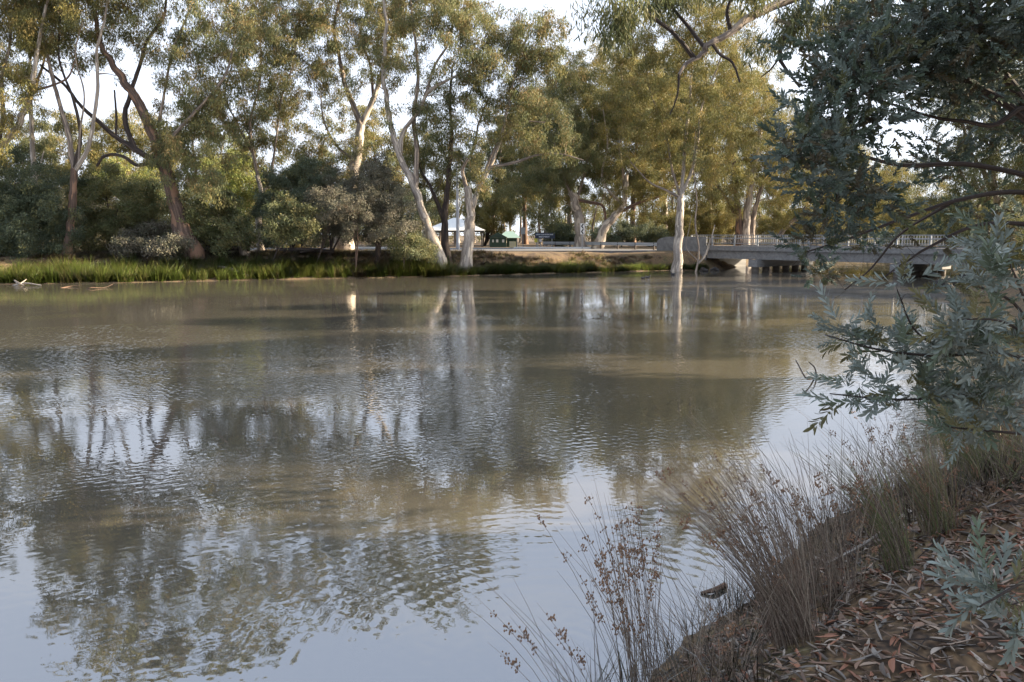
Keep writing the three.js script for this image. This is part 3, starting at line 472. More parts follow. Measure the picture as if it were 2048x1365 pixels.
sightTree('silver_wattle', 'low silvery wattle bush reaching over the water at the right edge', 'shrub', 3.7, [
  ['trunk', [[2330, 1150], [2230, 950], [2150, 800], [2080, 700]], 0.035, 0.018, dark],
  ['branch', [[2150, 800], [2048, 770, -0.1], [1930, 790, -0.2], [1800, 800, -0.2], [1660, 788, -0.2]], 0.013, 0.003, dark],
  ['branch', [[2120, 760], [2000, 705, -0.2], [1880, 712, -0.2], [1760, 700, -0.1], [1650, 670, 0]], 0.012, 0.003, dark],
  ['branch', [[2080, 700], [2020, 600, -0.3], [1960, 575, -0.3], [1890, 562, -0.2]], 0.010, 0.003, dark],
  ['branch', [[2080, 700], [2050, 600, -0.5], [2010, 500, -0.5]], 0.010, 0.003, dark],
  ['branch', [[1900, 712, -0.2], [1830, 660, -0.2], [1795, 580, -0.2]], 0.007, 0.003, dark],
  ['branch', [[2200, 900], [2060, 870, -0.4], [1950, 860, -0.4], [1860, 850, -0.3]], 0.010, 0.003, dark],
  ['branch', [[2080, 700], [1990, 640, -0.5], [1900, 640, -0.5]], 0.008, 0.003, dark],
  ['branch', [[2280, 1100], [2120, 1130, -1.0], [2020, 1180, -1.2], [1960, 1215, -1.2]], 0.010, 0.003, dark]],
  [[1730, 780, 55, 26, 0.9, -0.2], [1850, 790, 60, 40, 1, -0.2], [1960, 800, 60, 50, 1, -0.2], [1720, 660, 50, 22, 0.9, 0], [1800, 690, 50, 40, 1, -0.1], [1800, 590, 16, 30, 1, -0.2], [1900, 680, 60, 40, 0.9, -0.3], [1920, 560, 40, 18, 1, -0.2], [2010, 510, 30, 30, 1, -0.5], [1990, 590, 50, 30, 0.9, -0.5], [1960, 640, 45, 22, 1, -0.5], [2030, 720, 50, 60, 1, -0.4], [1920, 850, 50, 22, 0.6, -0.4], [2000, 1200, 40, 26, 0.8, -1.2], [2040, 1260, 30, 20, 0.7, -1.2]],
  { seed: 52, ...silver, wide: 0.95, clump: 0.065, per: 5, density: 0.85, leaf: C.spray, tints: TINTS.silver, leafScale: 0.72, bare: 60, twigEvery: 1 });
sightTree('gum_tree', 'shaded gum on the near bank beyond the right end of the bridge', 'tree', 62, [
  ['trunk', [[2010, 540], [2000, 440], [1985, 330], [1990, 200]], 0.4, 0.1, grey],
  ['limb', [[1990, 380], [1940, 300], [1920, 220], [1900, 130]], 0.2, 0.05, grey]],
  [[1940, 220, 80, 70], [2010, 300, 80, 70], [1920, 350, 70, 50], [2040, 180, 80, 80], [1960, 120, 80, 60], [1890, 430, 60, 35], [2000, 420, 70, 50]], gum(26, { tints: TINTS.olive, density: 1.2 }), 'gums along the near bank');
for (const [k, x, d, h, l] of [[0, 8.6, 4.4, 4.4, 'bushy wattle right of the photographer, just outside the view'], [1, 10.5, 7.4, 5, 'taller bushy wattle behind the one beside the photographer']]) {
  const y = groundHeight(x, d), root = thing('bank_wattle', l, 'tree', V(x, y - 0.05, -d), 'wattles beside the photographer'), p = (a, b, c) => V(x + a, y + b, -d + c);
  growTree(root, [['trunk', [p(0, -0.05, 0), p(0.1, h * 0.4, 0), p(-0.2, h * 0.8, 0.1)], 0.1, 0.04, dark], ['limb', [p(0, 0.6, 0), p(-0.7, h * 0.45, 0.4), p(-1, h * 0.6, 0.5)], 0.06, 0.03, dark]],
    [[p(0, h * 0.72, 0), V(1.4, h * 0.25, 1.3)], [p(-0.8, h * 0.42, 0.4), V(1.0, h * 0.2, 1.0)], [p(0.7, h * 0.42, -0.5), V(1.0, h * 0.2, 1.0)], [p(0, h * 0.2, 0), V(1, h * 0.14, 1.2), 0.6]],
    { seed: 600 + k, ...silver, clump: 0.3, per: 10, density: 0.8, leafScale: 1.5, hang: false });
}
console.log('shrubs');

// ---------------------------------------------------------------- far wood: what reads as one mass behind the row of gums
{
  const r = rngOf(900), list = [], trunks = new Tubes();
  for (let k = 0; k < 150; k++) {
    const px = -250 + 2500 * (k + r()) / 150, d = 122 + r() * 40, p0 = at(px, 480, d), h = (px < 1000 ? 11 : px < 1240 ? 12 : px < 1540 ? 15 : 9) * (0.65 + r() * 0.5), x = p0.x, z = p0.z;
    if (riverDistance(x, d).s < 2) continue;
    trunks.add([V(x, 1.5, z), V(x + (r() - 0.5), h * 0.5, z), V(x + (r() - 0.5) * 2, h, z)], [0.3, 0.2, 0.06], 6);
    for (let j = 0; j < 9; j++) { const cx = (r() - 0.5) * 6, cy = h * (0.12 + 0.9 * r()), cz = (r() - 0.5) * 5; for (let q = 0; q < 16; q++) { const g = () => (r() + r() - 1) * 1.7; list.push({ p: V(x + cx + g(), 1.5 + cy + g() * 0.8, z + cz + g()), s: 1.3 + r() * 0.9 }); } }
  }
  const root = new THREE.Group(); root.name = 'distant_wood'; scene.add(root); tag(root, 'distant wood of gums closing the view behind the road and bridge', 'wood', null, 'stuff');
  mesh('trunks', trunks.geometry(), M.barkGrey, root, 'stuff');
  foliage('wood_foliage', C.gum, L.gum, list, [...TINTS.gum, ...TINTS.gumYellow, ...TINTS.olive], r, root);
}
// low thickets standing between the gums of the far row
{
  const r = rngOf(911), words = ['first', 'second', 'third', 'fourth', 'fifth', 'sixth', 'seventh', 'eighth', 'ninth', 'tenth', 'eleventh', 'twelfth', 'thirteenth', 'fourteenth'];
  [-80, 10, 110, 190, 330, 400, 540, 610, 700, 790, 1350, 1470, 1740, 1900].forEach((px, k) => {
    const d = px < 900 ? 72 + r() * 14 : 112, y = px < 900 ? 440 - r() * 40 : 440;
    shrub('thicket', words[k] + ' thicket from the left in the shrub row behind the far bank gums', d, [px, 495], [[px, y, 55, 40], [px + 40, y + 25, 45, 30], [px - 40, y + 20, 45, 32], [px + 10, 475, 70, 18]], [TINTS.olive, TINTS.teal, TINTS.gumYellow, TINTS.dull][k % 4], k % 2 ? C.fine : C.gum, 430 + k, { density: 1.1, clump: 0.9, leafScale: 1.1 }, 'shrub', 'thickets behind the far bank');
  });
}
console.log('wood');

// ---------------------------------------------------------------- bridge
const concreteMap = texture(512, 512, (u, v) => { const a = u * 6.2832, b = v * 6.2832, f = (k, z) => fbm(Math.cos(a) * k + 2, Math.sin(a) * k + Math.cos(b) * k, Math.sin(b) * k + z), n = f(1.5, 0), g = f(20, 3), s = f(5, 8); const t = 0.46 + n * 0.06 + g * 0.03 - Math.max(0, s - 0.25) * 0.16; return [t, t * 0.985, t * 0.965]; });
concreteMap.repeat.set(0.4, 0.4);
const concrete = new THREE.MeshStandardMaterial({ map: concreteMap, roughness: 0.92, bumpMap: concreteMap, bumpScale: 0.006 });
const steel = new THREE.MeshStandardMaterial({ color: new THREE.Color().setRGB(0.24, 0.25, 0.26), roughness: 0.6, metalness: 0.2 });
const pileMat = new THREE.MeshStandardMaterial({ color: new THREE.Color().setRGB(0.11, 0.092, 0.075), roughness: 0.9 });
const asphaltMap = texture(512, 512, (u, v) => { const a = u * 6.2832, b = v * 6.2832, f = (k, z) => fbm(Math.cos(a) * k, Math.sin(a) * k + Math.cos(b) * k, Math.sin(b) * k + z), t = 0.40 + f(2, 0) * 0.06 + f(40, 3) * 0.08; return [t, t * 0.99, t]; });
const asphalt = new THREE.MeshStandardMaterial({ map: asphaltMap, roughness: 0.95 });
const BRIDGE = V(17.4, 0, -68.3), BU = V(0.645, 0, 0.764).normalize(), BN = V(0.764, 0, -0.645).normalize(), BLEN = 34;   // along the near face; BN points away from the river photographer
const ang = Math.atan2(-BU.z, BU.x);
const bridgePoint = (t, y, n) => BRIDGE.clone().addScaledVector(BU, t).addScaledVector(BN, n).setY(y);
function planks(root, name, mat, t0, t1, y0, y1, n0, n1) { const g = new THREE.BoxGeometry(t1 - t0, y1 - y0, n1 - n0); g.rotateY(ang); const c = bridgePoint((t0 + t1) / 2, (y0 + y1) / 2, (n0 + n1) / 2).sub(root.position), uv = g.attributes.uv; for (let i = 0; i < uv.count; i++) uv.setXY(i, uv.getX(i) * (t1 - t0), uv.getY(i) * (y1 - y0)); g.translate(c.x, c.y, c.z); return mesh(name, g, mat, root); }
{
  const b = thing('road_bridge', 'low concrete road bridge on piled piers crossing the river', 'bridge', BRIDGE.clone().setY(0));
  planks(b, 'deck_slab', concrete, -1, BLEN, 1.72, 2.0, -0.15, 8.4);
  planks(b, 'kerb', concrete, -1, BLEN, 2.003, 2.14, -0.1, 0.3);
  planks(b, 'kerb', concrete, -1, BLEN, 2.003, 2.14, 7.9, 8.35);
  planks(b, 'road_surface', asphalt, -1, BLEN, 2.003, 2.03, 0.303, 7.897);
  for (let k = 0; k < 5; k++) planks(b, 'beam', concrete, -0.5, BLEN - 0.2, 1.0, 1.717, 0.05 + k * 1.9, 0.55 + k * 1.9);
  for (const t of [5.65, 17.45, 29]) {
    const pier = new THREE.Group(); pier.name = 'pier'; b.add(pier);
    planks(b, 'headstock', concrete, t - 0.42, t + 0.42, 0.36, 0.98, -0.55, 8.9);
    for (let k = 0; k < 6; k++) { const c = bridgePoint(t, 0, -0.1 + k * 1.66).sub(b.position); const g = new THREE.CylinderGeometry(0.3, 0.32, 2.0, 12); g.translate(c.x, -0.645, c.z); mesh('pile', g, pileMat, b); }
    b.remove(pier);
  }
  planks(b, 'abutment', concrete, -1.9, -0.55, -0.4, 1.70, 0.2, 8.2);
  planks(b, 'abutment', concrete, BLEN - 0.15, BLEN + 1.2, -0.4, 1.99, 0.0, 8.2);
}
function railing(label, n, from, to) {
  const root = thing('bridge_railing', label, 'railing', bridgePoint(from, 2.14, n), 'bridge railings'), rel = (t, y) => bridgePoint(t, y, n).sub(root.position);
  const rail = (name, y, s) => { const g = new THREE.BoxGeometry(to - from, s, s); g.rotateY(ang); const c = rel((from + to) / 2, y); g.translate(c.x, c.y, c.z); mesh(name, g, steel, root); };
  rail('top_rail', 3.08, 0.06); rail('middle_rail', 2.80, 0.07); rail('bottom_rail', 2.36, 0.05);
  const pg = new THREE.BoxGeometry(0.12, 0.93, 0.1); pg.rotateY(ang); const bg = new THREE.BoxGeometry(0.02, 0.66, 0.02); bg.rotateY(ang);
  for (let t = from + 0.05; t <= to; t += 2.3) { const m = mesh('post', pg, steel, root); m.position.copy(rel(t, 2.58)); }
  for (let t = from + 0.2; t < to; t += 0.2) { const m = mesh('baluster', bg, steel, root); m.position.copy(rel(t, 2.715)); }
}
railing('grey steel railing with thin upright bars along the near edge of the bridge', 0.1, -1.3, 32);
railing('grey steel railing along the far edge of the bridge', 8.15, 0.4, 32);
{ // wing wall at the left end
  const a = at(1316, 487, 70), w = thing('wing_wall', 'weathered concrete wing wall where the guard rail meets the bridge', 'wall', V(a.x, 1.2, a.z));
  const e = bridgePoint(0.45, 0, 0.1), s = new THREE.Shape(), l = Math.hypot(e.x - a.x, e.z - a.z);
  s.moveTo(0, 0.0); s.lineTo(l, -1.2); s.lineTo(l, 1.72); s.lineTo(1.0, 1.70); s.quadraticCurveTo(0.1, 1.6, 0, 1.25); s.closePath();
  const g = new THREE.ExtrudeGeometry(s, { depth: 0.3, bevelEnabled: true, bevelSize: 0.02, bevelThickness: 0.02, bevelSegments: 1 }); g.rotateY(Math.atan2(-(e.z - a.z), e.x - a.x)); mesh('wall', g, concrete, w);
}
{ // guard rail
  const a = at(1320, 480, 70.2), b = at(1086, 482, 84); a.y = 0; b.y = 0;
  const dir = b.clone().sub(a), len = dir.length(); dir.normalize(); const root = thing('guard_rail', 'galvanised steel guard rail running left from the bridge', 'guard rail', V(a.x, 1.62, a.z)), an = Math.atan2(-dir.z, dir.x);
  const prof = [[0, 0.0], [0.05, 0.04], [0.05, 0.09], [0, 0.14], [0, 0.18], [0.05, 0.22], [0.05, 0.27], [0, 0.32]], P = [], I = [], U = [];
  for (const x of [0, len]) for (const [z, y] of prof) { P.push(x, y, z); U.push(x, y); }
  for (let k = 0; k < 7; k++) I.push(k, k + 1, k + 8, k + 8, k + 1, k + 9);
  const g = new THREE.BufferGeometry(); g.setAttribute('position', new THREE.Float32BufferAttribute(P, 3)); g.setAttribute('uv', new THREE.Float32BufferAttribute(U, 2)); g.setIndex(I); const gg = g.toNonIndexed(); gg.computeVertexNormals(); gg.rotateY(an); gg.translate(0, 0.44, 0);
  mesh('rail_beam', gg, new THREE.MeshStandardMaterial({ color: new THREE.Color().setRGB(0.36, 0.38, 0.40), roughness: 0.5, metalness: 0.3, side: THREE.DoubleSide }), root);
  const pg = new THREE.BoxGeometry(0.12, 0.78, 0.14); pg.rotateY(an);
  for (let t = 0.8; t < len; t += 2.4) { const m = mesh('post', pg, M.barkDark, root); m.position.copy(dir).multiplyScalar(t).add(V(-BN.x * -0.1, 0.34, -BN.z * -0.1)); }
}
{ // road and its white edge
  const quad = (name, pts, y, mat) => { const s = new THREE.Shape(pts.map(([px, py]) => { const p = onLevel(px, py, y); return new THREE.Vector2(p.x, p.z); })), g = new THREE.ExtrudeGeometry(s, { depth: 0.4, bevelEnabled: false }); g.rotateX(Math.PI / 2); g.translate(0, y, 0); const uv = g.attributes.uv; for (let i = 0; i < uv.count; i++) uv.setXY(i, uv.getX(i) * 0.3, uv.getY(i) * 0.3); const m = mesh(name, g, mat, null, 'structure'); m.material.side = THREE.DoubleSide; return m; };
  quad('road', [[300, 502], [800, 502], [1310, 501.5], [1318, 499], [1000, 495.5], [300, 496]], 1.68, asphalt);
  const white = new THREE.MeshStandardMaterial({ color: new THREE.Color().setRGB(0.78, 0.78, 0.76), roughness: 0.8 });
  for (const [x0, x1, label] of [[1028, 1182, 'white painted kerb in front of the guard rail'], [715, 838, 'white painted kerb left of the leaning gum']]) {
    const a = onLevel(x0, 497, 1.68), b = onLevel(x1, 497.4, 1.68), k = thing('painted_kerb', label, 'kerb', a), l = a.distanceTo(b), g = new THREE.BoxGeometry(l, 0.16, 0.5, 1, 1, 1); g.rotateY(Math.atan2(-(b.z - a.z), b.x - a.x)); g.translate((b.x - a.x) / 2, 0.07, (b.z - a.z) / 2); mesh('kerb_stone', g, white, k);
  }
}
// ---------------------------------------------------------------- park buildings, pole and signs beyond the road
const flat = (r, g, b, rough = 0.8) => new THREE.MeshStandardMaterial({ color: new THREE.Color().setRGB(r, g, b), roughness: rough });
function hipRoof(w, d, h, ridge) { const P = [[-w / 2, 0, d / 2], [w / 2, 0, d / 2], [w / 2, 0, -d / 2], [-w / 2, 0, -d / 2], [-ridge / 2, h, 0], [ridge / 2, h, 0]], F = [[0, 1, 5], [0, 5, 4], [1, 2, 5], [2, 3, 4], [2, 4, 5], [3, 0, 4], [0, 2, 1], [0, 3, 2]], a = []; for (const f of F) for (const k of f) a.push(...P[k]); const g = new THREE.BufferGeometry(); g.setAttribute('position', new THREE.Float32BufferAttribute(a, 3)); g.setAttribute('uv', new THREE.Float32BufferAttribute(new Float32Array(a.length / 3 * 2), 2)); g.computeVertexNormals(); return g; }
{
  const p = at(912, 480, 95); p.y = 1.6; const s = thing('picnic_shelter', 'open picnic shelter with a pale pyramid roof behind the gum trunks', 'shelter', p);
  const r = mesh('roof', hipRoof(7.6, 6, 1.6, 0.6), flat(0.72, 0.71, 0.66, 0.5), s); r.position.y = 2.05; const f = mesh('fascia', boxGeo(7.4, 0.2, 5.8, 0, 1.94, 0), flat(0.10, 0.10, 0.09), s); f.name = 'fascia';
  for (const x of [-3.4, 0, 3.4]) for (const z of [-2.6, 2.6]) mesh('post', boxGeo(0.16, 1.84, 0.16, x, 0.9, z), flat(0.16, 0.14, 0.12), s);
  const t = at(920, 488, 94); t.y = 1.6; const tb = thing('picnic_table', 'dark picnic table under the pale roofed shelter', 'table', t); mesh('table_top', boxGeo(1.8, 0.06, 0.8, 0, 0.73, 0), flat(0.2, 0.15, 0.1), tb); for (const z of [-0.7, 0.7]) mesh('bench', boxGeo(1.8, 0.05, 0.3, 0, 0.43, z), flat(0.2, 0.15, 0.1), tb); for (const x of [-0.6, 0.6]) mesh('leg', boxGeo(0.1, 0.7, 1.3, x, 0.35, 0), flat(0.15, 0.12, 0.1), tb);
}
{
  const p = at(1003, 486, 91); p.y = 1.62; const h = thing('green_hut', 'small green hut with a pale green hipped roof beside the sign', 'hut', p), dk = flat(0.022, 0.055, 0.038, 0.6);
  mesh('wall', boxGeo(2.0, 1.15, 2.6, -0.4, 0.57, 0), dk, h); const g = new THREE.Shape(); g.moveTo(-1.15, 0); g.lineTo(1.15, 0); g.lineTo(0, 0.62); g.closePath();
  const gb = new THREE.ExtrudeGeometry(g, { depth: 2.8, bevelEnabled: false }); gb.translate(-0.4, 1.16, -1.4); mesh('gable_roof', gb, flat(0.03, 0.06, 0.042, 0.6), h);
  const rf = mesh('roof', hipRoof(2.8, 2.6, 0.8, 0.9), flat(0.26, 0.36, 0.31, 0.5), h); rf.position.set(0.95, 1.12, -0.9);
  mesh('side_wall', boxGeo(1.3, 1.09, 1.8, 1.28, 0.55, -0.9), dk, h);
  for (const [x, w] of [[-1.0, 0.18], [-0.5, 0.26], [0.22, 0.26]]) { const q = mesh('window', boxGeo(w + 0.06, 0.4, 0.03, x, 0.75, 1.312), flat(0.05, 0.08, 0.06), h); mesh('pane', boxGeo(w, 0.33, 0.02, x, 0.75, 1.335), flat(0.6, 0.6, 0.55, 0.3), q); }
  for (const x of [0.5, 1.9]) mesh('post', boxGeo(0.08, 1.1, 0.08, x, 0.55, 0.3), flat(0.5, 0.5, 0.48), h);
  const c = at(1025, 490, 87); c.y = 1.62; const cab = thing('utility_cabinet', 'cream metal cabinet in front of the green hut', 'cabinet', c); mesh('body', boxGeo(0.72, 0.66, 0.5, 0, 0.33, 0), flat(0.62, 0.60, 0.42), cab); mesh('door', boxGeo(0.3, 0.56, 0.02, -0.16, 0.33, 0.262), flat(0.57, 0.55, 0.38), cab); mesh('door', boxGeo(0.3, 0.56, 0.02, 0.17, 0.33, 0.262), flat(0.57, 0.55, 0.38), cab); mesh('lid', boxGeo(0.78, 0.04, 0.56, 0, 0.683, 0), flat(0.6, 0.58, 0.42), cab);
}
{
  const p = at(916, 497, 74); p.y = 1.6; const s = thing('light_pole', 'tall grey steel light pole between the dark gum and the mottled gum', 'lamp post', p), t = new Tubes(); t.add([V(0, 0, 0), V(0, 4, 0), V(0, 8.6, 0)], [0.19, 0.15, 0.09], 14); mesh('pole', t.geometry(), flat(0.36, 0.38, 0.42, 0.5), s); mesh('base_plate', boxGeo(0.5, 0.04, 0.5, 0, 0.02, 0), steel, s);
  const a = new Tubes(); a.add([V(0, 8.5, 0), V(0.5, 8.9, 0), V(1.4, 9.0, 0)], [0.06, 0.05, 0.045], 8); mesh('arm', a.geometry(), steel, s); mesh('lamp_head', boxGeo(0.6, 0.12, 0.26, 1.6, 8.98, 0), flat(0.4, 0.42, 0.44, 0.5), s);
}
function signBoard(name, label, px, py, d, w, h, mat, posts, group) { const p = at(px, py, d), y = p.y; p.y = 1.6; const s = thing(name, label, 'sign', p, group); mesh('board', boxGeo(w, h, 0.05, 0, y - 1.6, 0.05), mat, s); for (const x of posts) mesh('post', boxGeo(0.09, y - 1.6 + h / 2, 0.07, x, (y - 1.6 + h / 2) / 2, -0.02), flat(0.30, 0.31, 0.32), s); return s; }
{
  const cv = document.createElement('canvas'); cv.width = 1024; cv.height = 288; const c = cv.getContext('2d'); c.fillStyle = '#16283f'; c.fillRect(0, 0, 1024, 288); c.fillStyle = '#dfe6f2'; c.font = 'bold 92px sans-serif'; c.textAlign = 'center'; c.textBaseline = 'middle'; c.fillText('LIONS CLUB RIVER PARK', 490, 88, 900); c.fillText('BBQ & TOILET', 470, 208, 560);
  const tx = new THREE.CanvasTexture(cv); tx.colorSpace = THREE.SRGBColorSpace; const s = signBoard('park_sign', 'wide dark blue park sign with two lines of white letters', 1090, 471.5, 80, 2.15, 0.62, flat(0.010, 0.022, 0.045, 0.5), [-0.75, 0.75]);
  const g = new THREE.PlaneGeometry(2.1, 0.59); const y = at(1090, 471.5, 80).y - 1.6; g.translate(0, y, 0.078); mesh('lettering', g, new THREE.MeshStandardMaterial({ map: tx, roughness: 0.5 }), s);
  signBoard('yellow_sign', 'small yellow road sign left of the park sign', 1073, 481, 81, 0.46, 0.42, flat(0.75, 0.66, 0.10), [0]);
  signBoard('white_sign', 'small white road sign under the park sign', 1081, 481, 80.5, 0.26, 0.30, flat(0.72, 0.72, 0.74), [0]);
  signBoard('grey_sign', 'tall grey sign panel on a post right of the green hut', 1046, 462, 86, 0.5, 0.75, flat(0.42, 0.44, 0.45), [0]);
  const q = signBoard('chevron_sign', 'white curve sign with black chevrons by the broken-topped gum', 1165, 458, 76, 0.42, 1.1, flat(0.75, 0.75, 0.74), [0]), yy = at(1165, 458, 76).y - 1.6;
  for (const k of [-1, 1]) { const sh = new THREE.Shape([[0.15, 0.24], [0.0, 0.24], [-0.16, 0], [0.0, -0.24], [0.15, -0.24], [-0.01, 0]].map((e) => new THREE.Vector2(...e))), cg = new THREE.ExtrudeGeometry(sh, { depth: 0.006, bevelEnabled: false }); cg.translate(0, yy + k * 0.27, 0.078); mesh('chevron', cg, flat(0.02, 0.02, 0.02), q); }
}
console.log('structures');

// ---------------------------------------------------------------- reeds and grasses
function bladeClump(seed, count, h, spread, wid, lean) {
  const r = rngOf(seed), P = [], N = [], I = [];
  for (let k = 0; k < count; k++) { const a = r() * 6.28, q = Math.sqrt(r()) * spread, b = V(Math.cos(a) * q, 0, Math.sin(a) * q), l = h * (0.55 + r() * 0.6), dv = V(Math.cos(a + r() - 0.5), 0, Math.sin(a + r() - 0.5)), s = V(-dv.z, 0, dv.x), ln = lean * (0.3 + r()), i0 = P.length / 3;
    for (const [t, w] of [[0, 1], [0.55, 0.8], [1, 0.08]]) for (const g of [-1, 1]) { const p = b.clone().addScaledVector(dv, ln * t * t * l).addScaledVector(s, g * w * wid / 2); P.push(p.x, l * t * (1 - 0.15 * ln * t), p.z); N.push(dv.x, 0.35, dv.z); }
    for (const e of [0, 2]) I.push(i0 + e, i0 + e + 1, i0 + e + 2, i0 + e + 2, i0 + e + 1, i0 + e + 3); }
  const g = new THREE.BufferGeometry(); g.setAttribute('position', new THREE.Float32BufferAttribute(P, 3)); g.setAttribute('normal', new THREE.Float32BufferAttribute(N, 3)); g.setIndex(I); return g;
}
{
  const r = rngOf(61), reeds = [], dry = [], turf = [], shore = farShore.slice(6, 17);
  for (let k = 0; k < shore.length - 1; k++) {
    const [ax, ad] = shore[k], [bx, bd] = shore[k + 1], len = Math.hypot(bx - ax, bd - ad), right = ax > 11.5, mid = ax > -4;
    for (let j = 0; j < len * 55; j++) { const t = r(), x = lerp(ax, bx, t), d0 = lerp(ad, bd, t), wide = (right ? 0.7 : mid ? 1.3 : 3.0) * (0.75 + 0.6 * fbm(x * 0.3, 1)), s = 0.15 + r() * Math.max(0.4, wide), nx = -(bd - ad) / len, nd = (bx - ax) / len, sg = nd > 0 ? 1 : -1, px = x + nx * sg * s, d = d0 + nd * sg * s, y = groundHeight(px, d); if (y < -0.12 || y > 1.2) continue;
      const patch = fbm(px * 0.22 + 4, d * 0.4, 2), e = { p: V(px, Math.max(y, -0.05) - 0.03, -d), s: (0.75 + r() * 0.5) * (right ? 0.5 : mid ? 0.72 : 1) * (0.9 + 0.35 * fbm(px * 0.5, 3)) };
      const dryPatch = Math.abs(px + 10.8) < 1.6 && s > 0.8; (dryPatch || patch > 0.62 ? dry : reeds).push(e); }
    for (let j = 0; j < len * 190; j++) { const t = r(), x = lerp(ax, bx, t), d0 = lerp(ad, bd, t), s = 1.5 + r() * 11, nx = -(bd - ad) / len, nd = (bx - ax) / len, sg = nd > 0 ? 1 : -1, px = x + nx * sg * s, d = d0 + nd * sg * s, p = V(px, groundHeight(px, d) - 0.02, -d); if (p.y > 0.2 && d < 66.5 + (px < 5 ? -3 : 0)) turf.push({ p, s: 0.4 + r() * 0.5 }); }
  }
  const add = (name, label, geo, list, tints) => { const m = foliage(name, geo, L.grass, list, tints, rngOf(7), scene); m.name = numbered(name); tag(m, label, 'grass', null, 'stuff'); };
  add('reeds', 'strip of bright green reeds along the far waterline', bladeClump(1, 26, 1.08, 0.26, 0.022, 0.35), reeds, [[0.24, 0.32, 0.07], [0.20, 0.28, 0.06], [0.30, 0.33, 0.09], [0.17, 0.23, 0.06], [0.30, 0.26, 0.12]]);
  add('dry_reeds', 'pale dry grass among the green reeds', bladeClump(2, 24, 0.75, 0.26, 0.02, 0.6), dry, [[0.38, 0.29, 0.17], [0.32, 0.24, 0.14], [0.30, 0.26, 0.12]]);
  add('bank_grass', 'short dry brown grass covering the slope of the far bank', bladeClump(3, 18, 0.42, 0.26, 0.026, 0.9), turf, [[0.30, 0.22, 0.11], [0.22, 0.17, 0.085], [0.15, 0.105, 0.065], [0.14, 0.155, 0.06], [0.11, 0.085, 0.055]]);
}
// ---------------------------------------------------------------- logs, sticks, rocks, ducks
function stick(name, label, category, lines, mat, group) { const foot = lines[0][0][0].clone(), root = thing(name, label, category, foot, group); lines.forEach(([pts, r0, r1], k) => mesh(k ? 'branch' : 'stem', new Tubes().add(curve(pts, pts.length * 4).map((p) => p.clone().sub(foot)), Array.from({ length: pts.length * 4 + 1 }, (_, i) => lerp(r0, r1, i / (pts.length * 4))), 9, 0.25, k).geometry(), mat, root)); return root; }
const onGround = (px, py, d, up = 0) => { const p = at(px, py, d); p.y = groundHeight(p.x, -p.z) + up; return p; };
stick('fallen_log', 'long grey fallen log lying behind the reeds right of the massive gum', 'log', [[[onGround(352, 520, 52.5, 0.2), onGround(400, 520, 52.2, 0.3), onGround(450, 518, 52, 0.42), onGround(497, 522, 51.6, 0.15)], 0.17, 0.11], [[onGround(460, 518, 52, 0.4), onGround(462, 524, 51.4, 0.1)], 0.06, 0.04]], M.barkGrey);
stick('fallen_log', 'dark fallen trunk lying across the shade left of the slender gum', 'log', [[[onGround(405, 505, 56, 0.35), onGround(450, 503, 56, 0.5), onGround(500, 505, 57, 0.35)], 0.24, 0.16]], M.barkDark);
stick('fallen_log', 'low log pile behind the two straight saplings', 'log', [[[onGround(560, 507, 58, 0.3), onGround(620, 506, 58, 0.35), onGround(668, 508, 58, 0.25)], 0.22, 0.15], [[onGround(600, 509, 57.4, 0.2), onGround(650, 504, 57.4, 0.7)], 0.09, 0.05]], M.barkDark);
stick('leaning_stump', 'short slanting dead trunk between the slender gum and the fallen trunk', 'log', [[[onGround(490, 510, 56, -0.1), at(470, 465, 56.3), at(437, 430, 56.6)], 0.3, 0.12]], M.barkGrey);
stick('driftwood', 'bleached branch stranded at the waterline at the far left', 'driftwood', [[[onGround(10, 569, 46.2, 0.05), V(...onLevel(45, 567, 0.12).toArray()), onLevel(82, 571, 0.05)], 0.06, 0.03], [[onLevel(40, 568, 0.1), onLevel(52, 559, 0.3)], 0.04, 0.02], [[onLevel(35, 567, 0.1), onLevel(28, 561, 0.25), onLevel(48, 572, 0.05)], 0.05, 0.02]], M.barkPale);
stick('driftwood', 'thin drowned twigs lying in the water beyond the bleached branch', 'driftwood', [[[onLevel(120, 577, -0.02), onLevel(140, 573, 0.05), onLevel(160, 571, 0.1)], 0.025, 0.01], [[onLevel(174, 579, -0.02), onLevel(180, 576, 0.07), onLevel(205, 576, 0.03), onLevel(225, 569, 0.15)], 0.025, 0.01]], M.barkBrown);
stick('snag', 'small forked dead stick poking out of the open water', 'stick', [[[onLevel(1629, 759, -0.08), onLevel(1629, 757, 0), onLevel(1612, 757, 0.15).setY(0.16), at(1592, 721, -onLevel(1629, 757).z)], 0.022, 0.012], [[onLevel(1632, 765, -0.08), at(1633, 750, -onLevel(1629, 757).z), at(1629, 735, -onLevel(1629, 757).z), at(1619, 725, -onLevel(1629, 757).z)], 0.02, 0.011]], M.barkDark);
stick('floating_bark', 'curl of brown bark floating by the rushes', 'bark', [[[onLevel(1402, 1187, 0.01), onLevel(1425, 1182, 0.03), onLevel(1450, 1172, 0.02)], 0.012, 0.03]], M.barkBrown);
